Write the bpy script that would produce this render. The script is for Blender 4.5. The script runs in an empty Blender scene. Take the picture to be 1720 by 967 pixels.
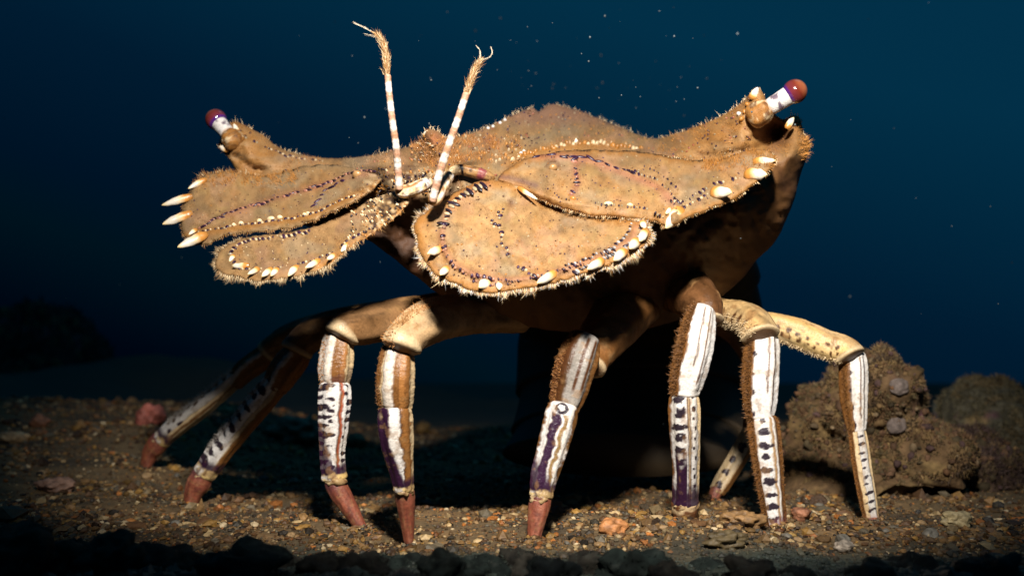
import bpy, math, random
import numpy as np
from mathutils import Vector
from mathutils.geometry import delaunay_2d_cdt

random.seed(7)
RNG = np.random.default_rng(7)
R = math.radians
scene = bpy.context.scene

# ------------------------------------------------------------------ camera
F = 1688.0                       # focal length in photo pixels (1720 wide)
CAM_H = 0.041                    # 4 cm above the seabed
PITCH = math.atan((640 - 483.5) / F)
cam_data = bpy.data.cameras.new("camera")
cam_data.sensor_width = 36
cam_data.lens = F / 1720 * 36
cam_data.clip_start = 0.005
cam_data.clip_end = 300
cam_data.dof.use_dof = True
cam_data.dof.focus_distance = 0.268
cam_data.dof.aperture_fstop = 17
cam = bpy.data.objects.new("camera", cam_data)
cam.location = (0, 0, CAM_H)
cam.rotation_euler = (R(90) + PITCH, 0, 0)
scene.collection.objects.link(cam)
scene.camera = cam

# ------------------------------------------------------------------ deep water all round, brighter towards the surface
world = bpy.data.worlds.new("World")
scene.world = world
world.use_nodes = True
wn, wl = world.node_tree.nodes, world.node_tree.links
wn.clear()
tc = wn.new("ShaderNodeTexCoord")
dot = wn.new("ShaderNodeVectorMath"); dot.operation = 'DOT_PRODUCT'
dot.inputs[1].default_value = (0.33, 0.0, 1.0)
mr = wn.new("ShaderNodeMapRange")
mr.inputs[1].default_value = -0.2; mr.inputs[2].default_value = 1.0
ramp = wn.new("ShaderNodeValToRGB")
stops = [(-.2, (0, .0003, .002)), (-.09, (0, .0014, .0055)), (0, (0, .0062, .0125)), (.06, (0, .0064, .0185)),
         (.18, (.0003, .0112, .0300)), (.305, (.0005, .0220, .0500)), (.38, (.0007, .0285, .0625)), (.5, (.0008, .030, .066)), (1.0, (.002, .045, .085))]
el = ramp.color_ramp.elements
while len(el) < len(stops):
    el.new(0.5)
for e, (t, c) in zip(el, stops):
    e.position = (t + .2) / 1.2
    e.color = (*c, 1)
bg = wn.new("ShaderNodeBackground"); bg.inputs[1].default_value = 1.0
wo = wn.new("ShaderNodeOutputWorld")
wl.new(tc.outputs["Generated"], dot.inputs[0])
wl.new(dot.outputs["Value"], mr.inputs[0])
wl.new(mr.outputs[0], ramp.inputs[0])
wl.new(ramp.outputs[0], bg.inputs[0])
wl.new(bg.outputs[0], wo.inputs[0])

# faint daylight that still reaches this depth
sun_d = bpy.data.lights.new("sun", 'SUN')
sun_d.energy = 0.05; sun_d.angle = R(25); sun_d.color = (.25, .65, 1.0)
sun = bpy.data.objects.new("sun", sun_d)
sun.rotation_euler = (R(-15), R(20), 0)
scene.collection.objects.link(sun)

# the diver's strobe above the camera: the light that made this picture
st_d = bpy.data.lights.new("strobe", 'SPOT')
st_d.energy = 10.5; st_d.color = (1.0, .95, .88)
st_d.spot_size = R(58); st_d.spot_blend = 0.70; st_d.shadow_soft_size = 0.012
strobe = bpy.data.objects.new("strobe", st_d)
strobe.location = (0.012, 0.02, 0.212)
strobe.rotation_euler = (Vector((0.014, 0.325, 0.092)) - strobe.location).to_track_quat('-Z', 'Y').to_euler()
scene.collection.objects.link(strobe)

scene.view_settings.view_transform = 'Standard'
scene.view_settings.look = 'None'
scene.view_settings.exposure = 0.0
scene.view_settings.gamma = 1.0
scene.view_settings.use_curve_mapping = False
scene.render.engine = 'CYCLES'
scene.cycles.max_bounces = 6
scene.cycles.use_denoising = True

# ------------------------------------------------------------------ helpers
SA, CA = math.sin(PITCH), math.cos(PITCH)

def at(px, py, Y):
    """world points seen at photo pixels (px,py) at distance Y ahead (arrays or scalars)"""
    px, py, Y = np.asarray(px, float), np.asarray(py, float), np.asarray(Y, float)
    dx = (px - 860) / F; dy = (483.5 - py) / F
    vy = CA - dy * SA; vz = SA + dy * CA
    t = Y / vy
    return np.stack(np.broadcast_arrays(t * dx, Y + 0 * t, CAM_H + t * vz), axis=-1)

def _h(ix, iy, iz, seed):
    n = (ix.astype(np.int64) * 374761393 + iy.astype(np.int64) * 668265263 + iz.astype(np.int64) * 2147483647 + seed * 974711) & 0xffffffff
    n = ((n ^ (n >> 13)) * 1274126177) & 0xffffffff
    n = ((n ^ (n >> 16)) * 2246822519) & 0xffffffff
    return ((n ^ (n >> 15)) & 0xffffff) / float(0xffffff)

def noise3(x, y, z, seed=0):
    x, y, z = np.broadcast_arrays(np.asarray(x, float), np.asarray(y, float), np.asarray(z, float))
    ix, iy, iz = np.floor(x), np.floor(y), np.floor(z)
    fx, fy, fz = x - ix, y - iy, z - iz
    fx, fy, fz = [a * a * (3 - 2 * a) for a in (fx, fy, fz)]
    v = 0
    for a in (0, 1):
        for b in (0, 1):
            for c in (0, 1):
                w = (fx if a else 1 - fx) * (fy if b else 1 - fy) * (fz if c else 1 - fz)
                v = v + w * _h(ix + a, iy + b, iz + c, seed)
    return v * 2 - 1

def fbm(x, y, z=0.0, seed=0, o=4, g=.5):
    v, a, f = 0, 1.0, 1.0
    for k in range(o):
        v = v + a * noise3(np.asarray(x) * f, np.asarray(y) * f, np.asarray(z) * f, seed + k * 17)
        a *= g; f *= 2.03
    return v

def smooth(a, b, x):
    t = np.clip((x - a) / (b - a), 0, 1)
    return t * t * (3 - 2 * t)

def mix(c, d, m):
    """blend colour array c with colour d by mask m"""
    m = np.asarray(m)[..., None]
    return c * (1 - m) + np.asarray(d, float) * m

def make_mesh(name, verts, faces, cols=None, smooth_shade=True):
    """faces: (n,3)/(n,4) int array or list"""
    me = bpy.data.meshes.new(name)
    verts = np.asarray(verts, np.float32).reshape(-1, 3)
    if isinstance(faces, np.ndarray):
        k = faces.shape[1]; nf = len(faces)
        me.vertices.add(len(verts)); me.vertices.foreach_set("co", verts.ravel())
        me.loops.add(nf * k); me.loops.foreach_set("vertex_index", faces.astype(np.int32).ravel())
        me.polygons.add(nf)
        me.polygons.foreach_set("loop_start", np.arange(0, nf * k, k, dtype=np.int32))
        me.update(calc_edges=True)
    else:
        me.from_pydata(verts.tolist(), [], faces)
    if cols is not None:
        cols = np.clip(np.asarray(cols, np.float32).reshape(-1, 3), 0, 1)
        at_ = me.color_attributes.new("pigment", 'FLOAT_COLOR', 'POINT')
        at_.data.foreach_set("color", np.concatenate([cols, np.ones((len(cols), 1), np.float32)], 1).ravel())
    me.polygons.foreach_set("use_smooth", np.full(len(me.polygons), smooth_shade))
    me.validate(); me.update()
    return me

def link(name, me, mat=None, parent=None, **props):
    o = bpy.data.objects.new(name, me)
    scene.collection.objects.link(o)
    if me is not None and mat is not None and not me.materials:
        me.materials.append(mat)
    if parent is not None:
        o.parent = parent
    for k, v in props.items():
        o[k] = v
    return o

# ------------------------------------------------------------------ materials
def pigment_mat(name, rough=.55, bump=.3, bscale=2500, spec=.4, vary=.25, vscale=900, sheen=0, subsurf=0, coat=0):
    m = bpy.data.materials.new(name); m.use_nodes = True
    n, l = m.node_tree.nodes, m.node_tree.links
    b = n["Principled BSDF"]
    a = n.new("ShaderNodeVertexColor"); a.layer_name = "pigment"
    g = n.new("ShaderNodeNewGeometry")
    no = n.new("ShaderNodeTexNoise"); no.inputs["Scale"].default_value = vscale; no.inputs["Detail"].default_value = 5
    mrn = n.new("ShaderNodeMapRange"); mrn.inputs[1].default_value = .25; mrn.inputs[2].default_value = .75
    mrn.inputs[3].default_value = 1 - vary; mrn.inputs[4].default_value = 1 + vary
    mu = n.new("ShaderNodeVectorMath"); mu.operation = 'SCALE'
    l.new(g.outputs["Position"], no.inputs["Vector"])
    l.new(no.outputs["Fac"], mrn.inputs[0])
    l.new(a.outputs["Color"], mu.inputs[0]); l.new(mrn.outputs[0], mu.inputs["Scale"])
    l.new(mu.outputs[0], b.inputs["Base Color"])
    b.inputs["Roughness"].default_value = rough
    b.inputs["Specular IOR Level"].default_value = spec
    if sheen:
        b.inputs["Sheen Weight"].default_value = sheen
        b.inputs["Sheen Roughness"].default_value = .5
    if coat:
        b.inputs["Coat Weight"].default_value = coat
        b.inputs["Coat Roughness"].default_value = .15
    if subsurf:
        b.inputs["Subsurface Weight"].default_value = subsurf
        b.inputs["Subsurface Radius"].default_value = (.002, .001, .0006)
        b.inputs["Subsurface Scale"].default_value = 1.0
    n2 = n.new("ShaderNodeTexNoise"); n2.inputs["Scale"].default_value = bscale; n2.inputs["Detail"].default_value = 3
    bp = n.new("ShaderNodeBump"); bp.inputs["Strength"].default_value = bump; bp.inputs["Distance"].default_value = .0004
    l.new(g.outputs["Position"], n2.inputs["Vector"])
    l.new(n2.outputs["Fac"], bp.inputs["Height"]); l.new(bp.outputs["Normal"], b.inputs["Normal"])
    return m

M_SHELL = pigment_mat("shell_velvet", rough=.62, bump=.45, bscale=3400, spec=.35, vary=.16, vscale=2200)
M_FUZZ = pigment_mat("setae", rough=.6, bump=0, spec=.3, vary=.2)
M_SPINE = pigment_mat("spine_enamel", rough=.35, bump=.15, bscale=3000, spec=.5, vary=.08, vscale=1500)
M_LEG = pigment_mat("leg_shell", rough=.36, bump=.34, bscale=2200, spec=.22, vary=.20, vscale=1700)
M_TIP = pigment_mat("claw_horn", rough=.5, bump=.35, bscale=2200, spec=.4, vary=.3, vscale=1300)
M_EYE = pigment_mat("eye_gloss", rough=.06, bump=0, spec=.7, vary=.12, vscale=900, coat=1)
M_GROUND = pigment_mat("seabed_sand", rough=.9, bump=.9, bscale=1400, spec=.2, vary=.4, vscale=700)
M_STONE = pigment_mat("pebble_stone", rough=.6, bump=.6, bscale=1500, spec=.4, vary=.35, vscale=900)
M_ROCK = pigment_mat("encrusted_rock", rough=.85, bump=.8, bscale=900, spec=.2, vary=.4, vscale=500)
M_TURF = pigment_mat("turf_growth", rough=.7, bump=0, spec=.25, vary=.35, vscale=500)

# pigments
TAN = np.array((.285, .158, .062)); TAN2 = np.array((.225, .135, .058)); ORG = np.array((.32, .135, .026))
CREAM = np.array((.70, .52, .30)); WHITE = np.array((.66, .62, .58)); BROWN = np.array((.19, .080, .022))
DBROWN = np.array((.075, .028, .010)); PURP = np.array((.022, .007, .021)); BLACK = np.array((.009, .004, .009))
UNDER = np.array((.115, .050, .014)); PINK = np.array((.23, .12, .078))

# ------------------------------------------------------------------ curve + surface tools
def catmull(pts, n, closed=False):
    P = np.asarray(pts, float)
    if closed:
        P = np.concatenate([P[-1:], P, P[:2]])
    else:
        P = np.concatenate([2 * P[:1] - P[1:2], P, 2 * P[-1:] - P[-2:-1]])
    seg = len(P) - 3
    d = np.linalg.norm(P[2:-1, :2] - P[1:-2, :2], axis=1) + 1e-9
    cum = np.concatenate([[0], np.cumsum(d)])
    s = np.linspace(0, cum[-1], n, endpoint=not closed)
    i = np.clip(np.searchsorted(cum, s, side='right') - 1, 0, seg - 1)
    t = ((s - cum[i]) / d[i])[:, None]
    p0, p1, p2, p3 = P[i], P[i + 1], P[i + 2], P[i + 3]
    return .5 * (2 * p1 + (p2 - p0) * t + (2 * p0 - 5 * p1 + 4 * p2 - p3) * t * t + (3 * p1 - p0 - 3 * p2 + p3) * t ** 3)

class TPS:
    def __init__(s, pts, lam=1e-4):
        P = np.asarray(pts, float)
        s.X = P[:, :2] / 400.0; n = len(P)
        K = s.k(s.X, s.X) + lam * np.eye(n)
        A = np.zeros((n + 3, n + 3)); A[:n, :n] = K
        A[:n, n] = 1; A[:n, n + 1:] = s.X; A[n, :n] = 1; A[n + 1:, :n] = s.X.T
        s.w = np.linalg.solve(A, np.concatenate([P[:, 2], np.zeros(3)]))
    def k(s, a, b):
        r2 = ((a[:, None] - b[None]) ** 2).sum(-1) + 1e-12
        return .5 * r2 * np.log(r2)
    def __call__(s, x, y):
        sh = np.shape(x)
        q = np.stack([np.ravel(x), np.ravel(y)], 1) / 400.0
        v = s.k(q, s.X) @ s.w[:-3] + s.w[-3] + q @ s.w[-2:]
        return v.reshape(sh)

def edge_dist(x, y, B):
    """pixel distance of points to closed polyline B"""
    a, b = B, np.roll(B, -1, 0)
    out = np.empty(len(x)); ab = b - a; L = (ab ** 2).sum(1) + 1e-12
    for k in range(0, len(x), 2000):
        q = np.stack([x[k:k + 2000], y[k:k + 2000]], 1)[:, None]
        t = np.clip(((q - a) * ab).sum(-1) / L, 0, 1)
        out[k:k + 2000] = np.sqrt((((a + t[..., None] * ab) - q) ** 2).sum(-1)).min(1)
    return out

def inside(x, y, B):
    c = np.zeros(len(x), bool)
    a, b = B, np.roll(B, -1, 0)
    for (x0, y0), (x1, y1) in zip(a, b):
        k = ((y0 > y) != (y1 > y))
        with np.errstate(divide='ignore', invalid='ignore'):
            c ^= k & (x < (x1 - x0) * (y - y0) / (y1 - y0 + 1e-12) + x0)
    return c

_curves = {}
def line_dist(x, y, pts):
    """pixel distance to a smooth open line"""
    key = tuple(map(tuple, pts))
    if key not in _curves:
        _curves[key] = catmull(pts, 26)
    P = _curves[key]; a = P[:-1]; ab = P[1:] - P[:-1]; L = (ab ** 2).sum(1) + 1e-12
    q = np.stack([np.ravel(x), np.ravel(y)], 1)
    best = np.full(len(q), 1e3)
    near = np.where((q[:, 0] > P[:, 0].min() - 40) & (q[:, 0] < P[:, 0].max() + 40) & (q[:, 1] > P[:, 1].min() - 40) & (q[:, 1] < P[:, 1].max() + 40))[0]
    for k in range(0, len(near), 4000):
        n_ = near[k:k + 4000]; p = q[n_][:, None]
        t = np.clip(((p - a) * ab).sum(-1) / L, 0, 1)
        best[n_] = np.sqrt((((a + t[..., None] * ab) - p) ** 2).sum(-1)).min(1)
    return best.reshape(np.shape(x))

class Plate:
    """A solid shell piece: an outline with a depth at every point, a domed and rounded upper face, a lower face and rim."""
    def __init__(s, outline, inner=(), dome=.0016, domew=16, thick=.003, relief=None, spacing=3.6, nb=None, jag=0, seed=0, thickw=40, rough=.00034):
        O = np.asarray(outline, float)
        per = np.linalg.norm(np.diff(np.vstack([O, O[:1]])[:, :2], axis=0), axis=1).sum()
        nb = nb or int(per / spacing)
        B = catmull(O, nb, closed=True)
        if jag:
            c = np.roll(B[:, :2], -1, 0) - np.roll(B[:, :2], 1, 0)
            nn = np.stack([c[:, 1], -c[:, 0]], 1) / (np.linalg.norm(c, axis=1)[:, None] + 1e-9)
            ang = np.arange(nb)
            B[:, :2] += nn * (jag * fbm(ang * .35, 0 * ang, 0 * ang + seed, seed, 3))[:, None]
        s.B = B[:, :2].copy()
        s.tps = TPS(list(map(tuple, O)) + list(inner))
        s.dome, s.domew, s.relief, s.seed, s.rough = dome, domew, relief, seed, rough
        lo, hi = s.B.min(0), s.B.max(0)
        gx, gy = np.meshgrid(np.arange(lo[0], hi[0], spacing), np.arange(lo[1], hi[1], spacing * .87))
        gx = gx + (np.arange(gx.shape[0]) % 2)[:, None] * spacing * .5
        gx = (gx + RNG.uniform(-.25, .25, gx.shape) * spacing).ravel(); gy = (gy + RNG.uniform(-.25, .25, gy.shape) * spacing).ravel()
        k = inside(gx, gy, s.B); gx, gy = gx[k], gy[k]
        k = edge_dist(gx, gy, s.B) > spacing * .6; gx, gy = gx[k], gy[k]
        pts = [Vector((a, b)) for a, b in s.B] + [Vector((a, b)) for a, b in zip(gx, gy)]
        ed = [(i, (i + 1) % nb) for i in range(nb)]
        res = delaunay_2d_cdt(pts, ed, [list(range(nb))], 1, 1e-5)
        V = np.array([(v.x, v.y) for v in res[0]]); T = np.array([f for f in res[2] if len(f) == 3])
        ar = (V[T[:, 1]] - V[T[:, 0]])[:, 0] * (V[T[:, 2]] - V[T[:, 0]])[:, 1] - (V[T[:, 1]] - V[T[:, 0]])[:, 1] * (V[T[:, 2]] - V[T[:, 0]])[:, 0]
        T[ar > 0] = T[ar > 0][:, ::-1]            # facing the viewer side
        s.x, s.y = V[:, 0], V[:, 1]
        s.d = edge_dist(s.x, s.y, s.B)
        e = np.sort(np.concatenate([T[:, [0, 1]], T[:, [1, 2]], T[:, [2, 0]]]), axis=1)
        u, cnt = np.unique(e, axis=0, return_counts=True)
        rim = np.zeros(len(V), bool); rim[u[cnt == 1].ravel()] = True
        s.rim = rim
        s.P = at(s.x, s.y, s.surf(s.x, s.y, s.d))
        base = s.tps(s.x, s.y) + dome
        q = 1 - np.clip(s.d / thickw, 0, 1)
        back = at(s.x, s.y, base + thick * np.sqrt(np.clip(1 - q * q, 0, 1)))
        idx = np.where(rim, np.arange(len(V)), 0)
        idx[~rim] = len(V) + np.arange((~rim).sum())
        s.V = np.concatenate([s.P, back[~rim]])
        s.T = np.concatenate([T, idx[T][:, ::-1]])
        s.front = T
        s.back_of = np.where(~rim)[0]
    def surf(s, x, y, d=None):
        x = np.asarray(x, float); y = np.asarray(y, float)
        if d is None:
            d = edge_dist(np.atleast_1d(x).ravel(), np.atleast_1d(y).ravel(), s.B).reshape(np.shape(x))
        q = 1 - np.clip(d / s.domew, 0, 1)
        z = s.tps(x, y) + s.dome * (1 - np.sqrt(np.clip(1 - q * q, 0, 1)))
        z = z - s.rough * fbm(x / 11, y / 11, 0, s.seed, 3) - s.rough * 2.2 * fbm(x / 46, y / 34, 3, s.seed + 9, 2)
        if s.relief is not None:
            z = z + s.relief(x, y)
        return z
    def pos(s, x, y, lift=0.0):
        x = np.atleast_1d(np.asarray(x, float)); y = np.atleast_1d(np.asarray(y, float))
        return at(x, y, s.surf(x, y) - lift)
    def normal(s, x, y):
        a = s.pos(x, y); b = s.pos(np.asarray(x) + 2.0, y); c = s.pos(x, np.asarray(y) + 2.0)
        n = np.cross(c - a, b - a)
        n /= np.linalg.norm(n, axis=1)[:, None] + 1e-12
        n[n[:, 1] > 0] *= -1
        return n
    def build(s, name, paint, mat, parent, org):
        c = paint(s.x, s.y, s.d)
        cc = np.concatenate([c, c[s.back_of] * .6 + UNDER * .4])
        s.cols = c
        return link(name, make_mesh(name, s.V - org, s.T, cc), mat, parent)

# hairs: thin pointed blades collected into one mesh
class Hairs:
    def __init__(s): s.P, s.C = [], []
    def add(s, base, direc, length, width, col):
        base = np.asarray(base, float); n = len(base)
        direc = direc / (np.linalg.norm(direc, axis=1)[:, None] + 1e-12)
        w = np.cross(direc, RNG.normal(size=(n, 3)) + np.array((0, -2.0, 0)))
        w /= np.linalg.norm(w, axis=1)[:, None] + 1e-12
        w = w * np.reshape(width, (-1, 1)) * .5
        length = np.reshape(length, (-1, 1))
        bend = RNG.normal(size=(n, 3)) * .22
        mid = base + direc * length * .55
        tip = base + (direc + bend) * length
        s.P.append(np.stack([base - w, base + w, mid + w * .7, mid - w * .7, tip], 1))
        s.C.append(np.repeat(np.broadcast_to(col, (n, 3))[:, None], 5, 1))
    def build(s, name, mat, parent, org):
        P = np.concatenate(s.P); C = np.concatenate(s.C); n = len(P)
        f = np.array([[0, 1, 2], [0, 2, 3], [3, 2, 4]])
        T = (np.arange(n)[:, None, None] * 5 + f[None]).reshape(-1, 3)
        return link(name, make_mesh(name, P.reshape(-1, 3) - org, T, C.reshape(-1, 3)), mat, parent, kind="stuff")

def fuzz_on(H, plate, n, length, width, lean=(0, 0, 0), col=None, region=None, jitter=.5, tint=.07):
    """short setae standing on a plate's upper face"""
    T = plate.front
    A = plate.P[T]
    nr = np.cross(A[:, 1] - A[:, 0], A[:, 2] - A[:, 0]); ar = np.linalg.norm(nr, axis=1)
    nr = nr / (ar[:, None] + 1e-15)
    pxa = np.abs((plate.x[T[:, 1]] - plate.x[T[:, 0]]) * (plate.y[T[:, 2]] - plate.y[T[:, 0]]) - (plate.y[T[:, 1]] - plate.y[T[:, 0]]) * (plate.x[T[:, 2]] - plate.x[T[:, 0]]))
    w = ar / ar.mean() * .5 + pxa / pxa.mean()
    cx, cy = plate.x[T[:, 0]], plate.y[T[:, 0]]
    clump = fbm(cx / 9, cy / 9, 2, 61, 3)
    w = w * (.25 + smooth(-.4, .5, clump))
    if region is not None:
        w = w * region(plate.x[T[:, 0]], plate.y[T[:, 0]])
    k = RNG.choice(len(T), n, p=w / w.sum())
    r = RNG.random((n, 2)); fl = r.sum(1) > 1; r[fl] = 1 - r[fl]
    P = A[k, 0] + (A[k, 1] - A[k, 0]) * r[:, :1] + (A[k, 2] - A[k, 0]) * r[:, 1:]
    N = nr[k].copy(); N[(N * (P - np.array((0, 0, CAM_H)))).sum(1) > 0] *= -1
    D = N + RNG.normal(size=(n, 3)) * jitter + np.asarray(lean)
    c = plate.cols[T[k, 0]] if col is None else np.broadcast_to(col, (n, 3))
    c = c * (1 + RNG.normal(size=(n, 1)) * tint) * 1.12
    H.add(P - N * .0001, D, length * RNG.uniform(.4, 1.3, n) * (.7 + .7 * smooth(-.3, .7, clump[k])), width, np.clip(c, 0, 1))

# small bumps collected into one mesh
_t = (1 + 5 ** .5) / 2
ICO_V = np.array([(-1, _t, 0), (1, _t, 0), (-1, -_t, 0), (1, -_t, 0), (0, -1, _t), (0, 1, _t), (0, -1, -_t), (0, 1, -_t), (_t, 0, -1), (_t, 0, 1), (-_t, 0, -1), (-_t, 0, 1)]) / math.sqrt(1 + _t * _t)
ICO_F = np.array([(0, 11, 5), (0, 5, 1), (0, 1, 7), (0, 7, 10), (0, 10, 11), (1, 5, 9), (5, 11, 4), (11, 10, 2), (10, 7, 6), (7, 1, 8), (3, 9, 4), (3, 4, 2), (3, 2, 6), (3, 6, 8), (3, 8, 9), (4, 9, 5), (2, 4, 11), (6, 2, 10), (8, 6, 7), (9, 8, 1)])

def subdiv(V, Fc):
    V = [tuple(v) for v in V]; cache = {}; out = []
    def mid(a, b):
        k = (min(a, b), max(a, b))
        if k not in cache:
            m = (np.array(V[a]) + np.array(V[b])) / 2; m /= np.linalg.norm(m)
            V.append(tuple(m)); cache[k] = len(V) - 1
        return cache[k]
    for a, b, c in Fc:
        ab, bc, ca = mid(a, b), mid(b, c), mid(c, a)
        out += [(a, ab, ca), (b, bc, ab), (c, ca, bc), (ab, bc, ca)]
    return np.array(V), np.array(out)
S1_V, S1_F = subdiv(ICO_V, ICO_F)
S2_V, S2_F = subdiv(S1_V, S1_F)
S3_V, S3_F = subdiv(S2_V, S2_F)
S4_V, S4_F = subdiv(S3_V, S3_F)

class Bumps:
    """ellipsoid tubercles lying on one plate: a,b half sizes in photo pixels, h height in metres, ang direction in the picture"""
    def __init__(s): s.q, s.C, s.plate = [], [], None
    def add(s, plate, x, y, a, b, h, ang, col):
        s.plate = plate; s.q.append((x, y, a, b, h, ang)); s.C.append(np.asarray(col, float))
    def build(s, name, mat, parent, org):
        x, y, a, b, h, an = np.array(s.q, float).T; pl = s.plate
        p = pl.pos(x, y); n = pl.normal(x, y)
        q = pl.pos(x + np.cos(an) * 2, y + np.sin(an) * 2) - p
        q = q - n * (q * n).sum(1)[:, None]; q /= np.linalg.norm(q, axis=1)[:, None] + 1e-12
        r = np.cross(n, q); m = p[:, 1] / F
        S = S1_V[None]
        V = p[:, None] + S[..., :1] * (q * (a * m)[:, None])[:, None] + S[..., 1:2] * (r * (b * m)[:, None])[:, None] + S[..., 2:] * (n * h[:, None])[:, None]
        k = len(S1_V); Fc = (S1_F[None] + (np.arange(len(p)) * k)[:, None, None]).reshape(-1, 3)
        C = np.repeat(np.array(s.C)[:, None], k, 1)
        return link(name, make_mesh(name, V.reshape(-1, 3) - org, Fc, C.reshape(-1, 3)), mat, parent, kind="stuff")

def scatter_in(plate, n, x0, x1, y0, y1):
    x, y = RNG.uniform(x0, x1, n), RNG.uniform(y0, y1, n); k = inside(x, y, plate.B)
    return list(zip(x[k], y[k]))

def dotted(B, plate, pts, step, a, b, dark=PURP, pale=None, pale_off=5, h=.00045, tilt=1.3, jit=1.2, miss=.1):
    """a row of dark purple pits, each with a pale tubercle beside it"""
    L = np.linalg.norm(np.diff(np.asarray(pts, float), axis=0), axis=1).sum()
    P = catmull(pts, max(3, int(L / step)))
    for i in range(len(P)):
        if random.random() < miss: continue
        t = P[min(i + 1, len(P) - 1)] - P[max(i - 1, 0)]
        an = math.atan2(t[1], t[0])
        x, y = P[i] + np.array([random.gauss(0, jit), random.gauss(0, jit * .7)])
        k = random.uniform(.7, 1.7)
        B.add(plate, x, y, a * k, b * k, h * 1.0, an + tilt + random.gauss(0, .25), np.array(dark) * random.uniform(.5, 1.5))
        if pale is not None:
            B.add(plate, x + math.cos(an) * pale_off, y + math.sin(an) * pale_off, a * k * .62, b * k * .85, h * 1.15, an + tilt, np.array(pale) * random.uniform(.35, .85))

def lathe(base, tip, w, prof, cols, m=18, bend=None, flat=1.0):
    """a tapered horn from base to tip; prof: radii along it, cols: colours along it"""
    base, tip = np.asarray(base, float), np.asarray(tip, float)
    ax = tip - base; L = np.linalg.norm(ax); ax /= L
    S = np.cross(ax, (0, -1, 0)); S /= np.linalg.norm(S) + 1e-12; N = np.cross(S, ax)
    n = len(prof); u = np.linspace(0, 1, n)
    th = np.linspace(0, 2 * math.pi, m, endpoint=False)
    c = base + ax * (u * L)[:, None]
    if bend is not None:
        c = c + np.asarray(bend) * (u * u)[:, None]
    r = np.asarray(prof) * w
    V = c[:, None] + (S * np.cos(th)[:, None] + N * np.sin(th)[:, None] * flat)[None] * r[:, None, None]
    i, j = np.meshgrid(np.arange(n - 1), np.arange(m), indexing='ij'); j2 = (j + 1) % m
    Fq = np.stack([i * m + j, i * m + j2, (i + 1) * m + j2, (i + 1) * m + j], -1).reshape(-1, 4)
    C = np.repeat(np.asarray(cols, float)[:, None], m, 1).reshape(-1, 3)
    return V.reshape(-1, 3), Fq, C

def ramp_cols(stops, n):
    u = np.linspace(0, 1, n); t = [a for a, _ in stops]; c = np.array([b for _, b in stops])
    return np.stack([np.interp(u, t, c[:, k]) for k in range(3)], 1)

def spine(parent, org, p0, p1, wpx, name="spine", tipc=(.70, .52, .22), flat=.7, sink=.30):
    """a blunt tooth growing out of the shell: warm sunken root, enamel-white crown, horny tip"""
    n = 20; u = np.linspace(0, 1, n); m = 20
    k = random.uniform(.9, 1.15)
    prof = np.interp(u, [0, .12, .4, .7, .86, .95, 1], [.60, .95, 1.0, .80 * k, .52, .28, .04])
    sk = wpx * sink * .5 * p0[2] / F
    a, b = at(p0[0], p0[1], p0[2]), at(p1[0], p1[1], p1[2])
    b = a + (b - a) * random.uniform(.80, .98)
    a = a + np.array((0, sk * 1.6, 0)); b = b + np.array((0, sk * .5, 0))
    cols = ramp_cols([(0, ORG * .9), (.26, ORG * 1.6), (.42 * k, CREAM), (.58, np.array((.64, .57, .46)) * random.uniform(.85, 1.05)), (.80, np.array((.60, .54, .44))), (1, tipc)], n)
    L = np.linalg.norm(b - a)
    V, Fq, C = lathe(a, b, wpx * .47 * p0[2] / F, prof, cols, m=m, flat=flat, bend=np.array((random.gauss(0, .04), 0, random.gauss(0, .04))) * L)
    C = C * (1 + .12 * fbm(V[:, 0] * 900, V[:, 1] * 900, V[:, 2] * 900, int(p0[0]), 3))[:, None]
    c0 = V.reshape(n, m, 3).mean(1)[:, None]
    V = (c0 + (V.reshape(n, m, 3) - c0) * (1 + .13 * fbm(V[:, 0] * 700, V[:, 1] * 700, V[:, 2] * 700, int(p0[1]), 3)).reshape(n, m, 1)).reshape(-1, 3)
    return link(name, make_mesh(name, V - org, Fq, C), M_SPINE, parent)

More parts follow.
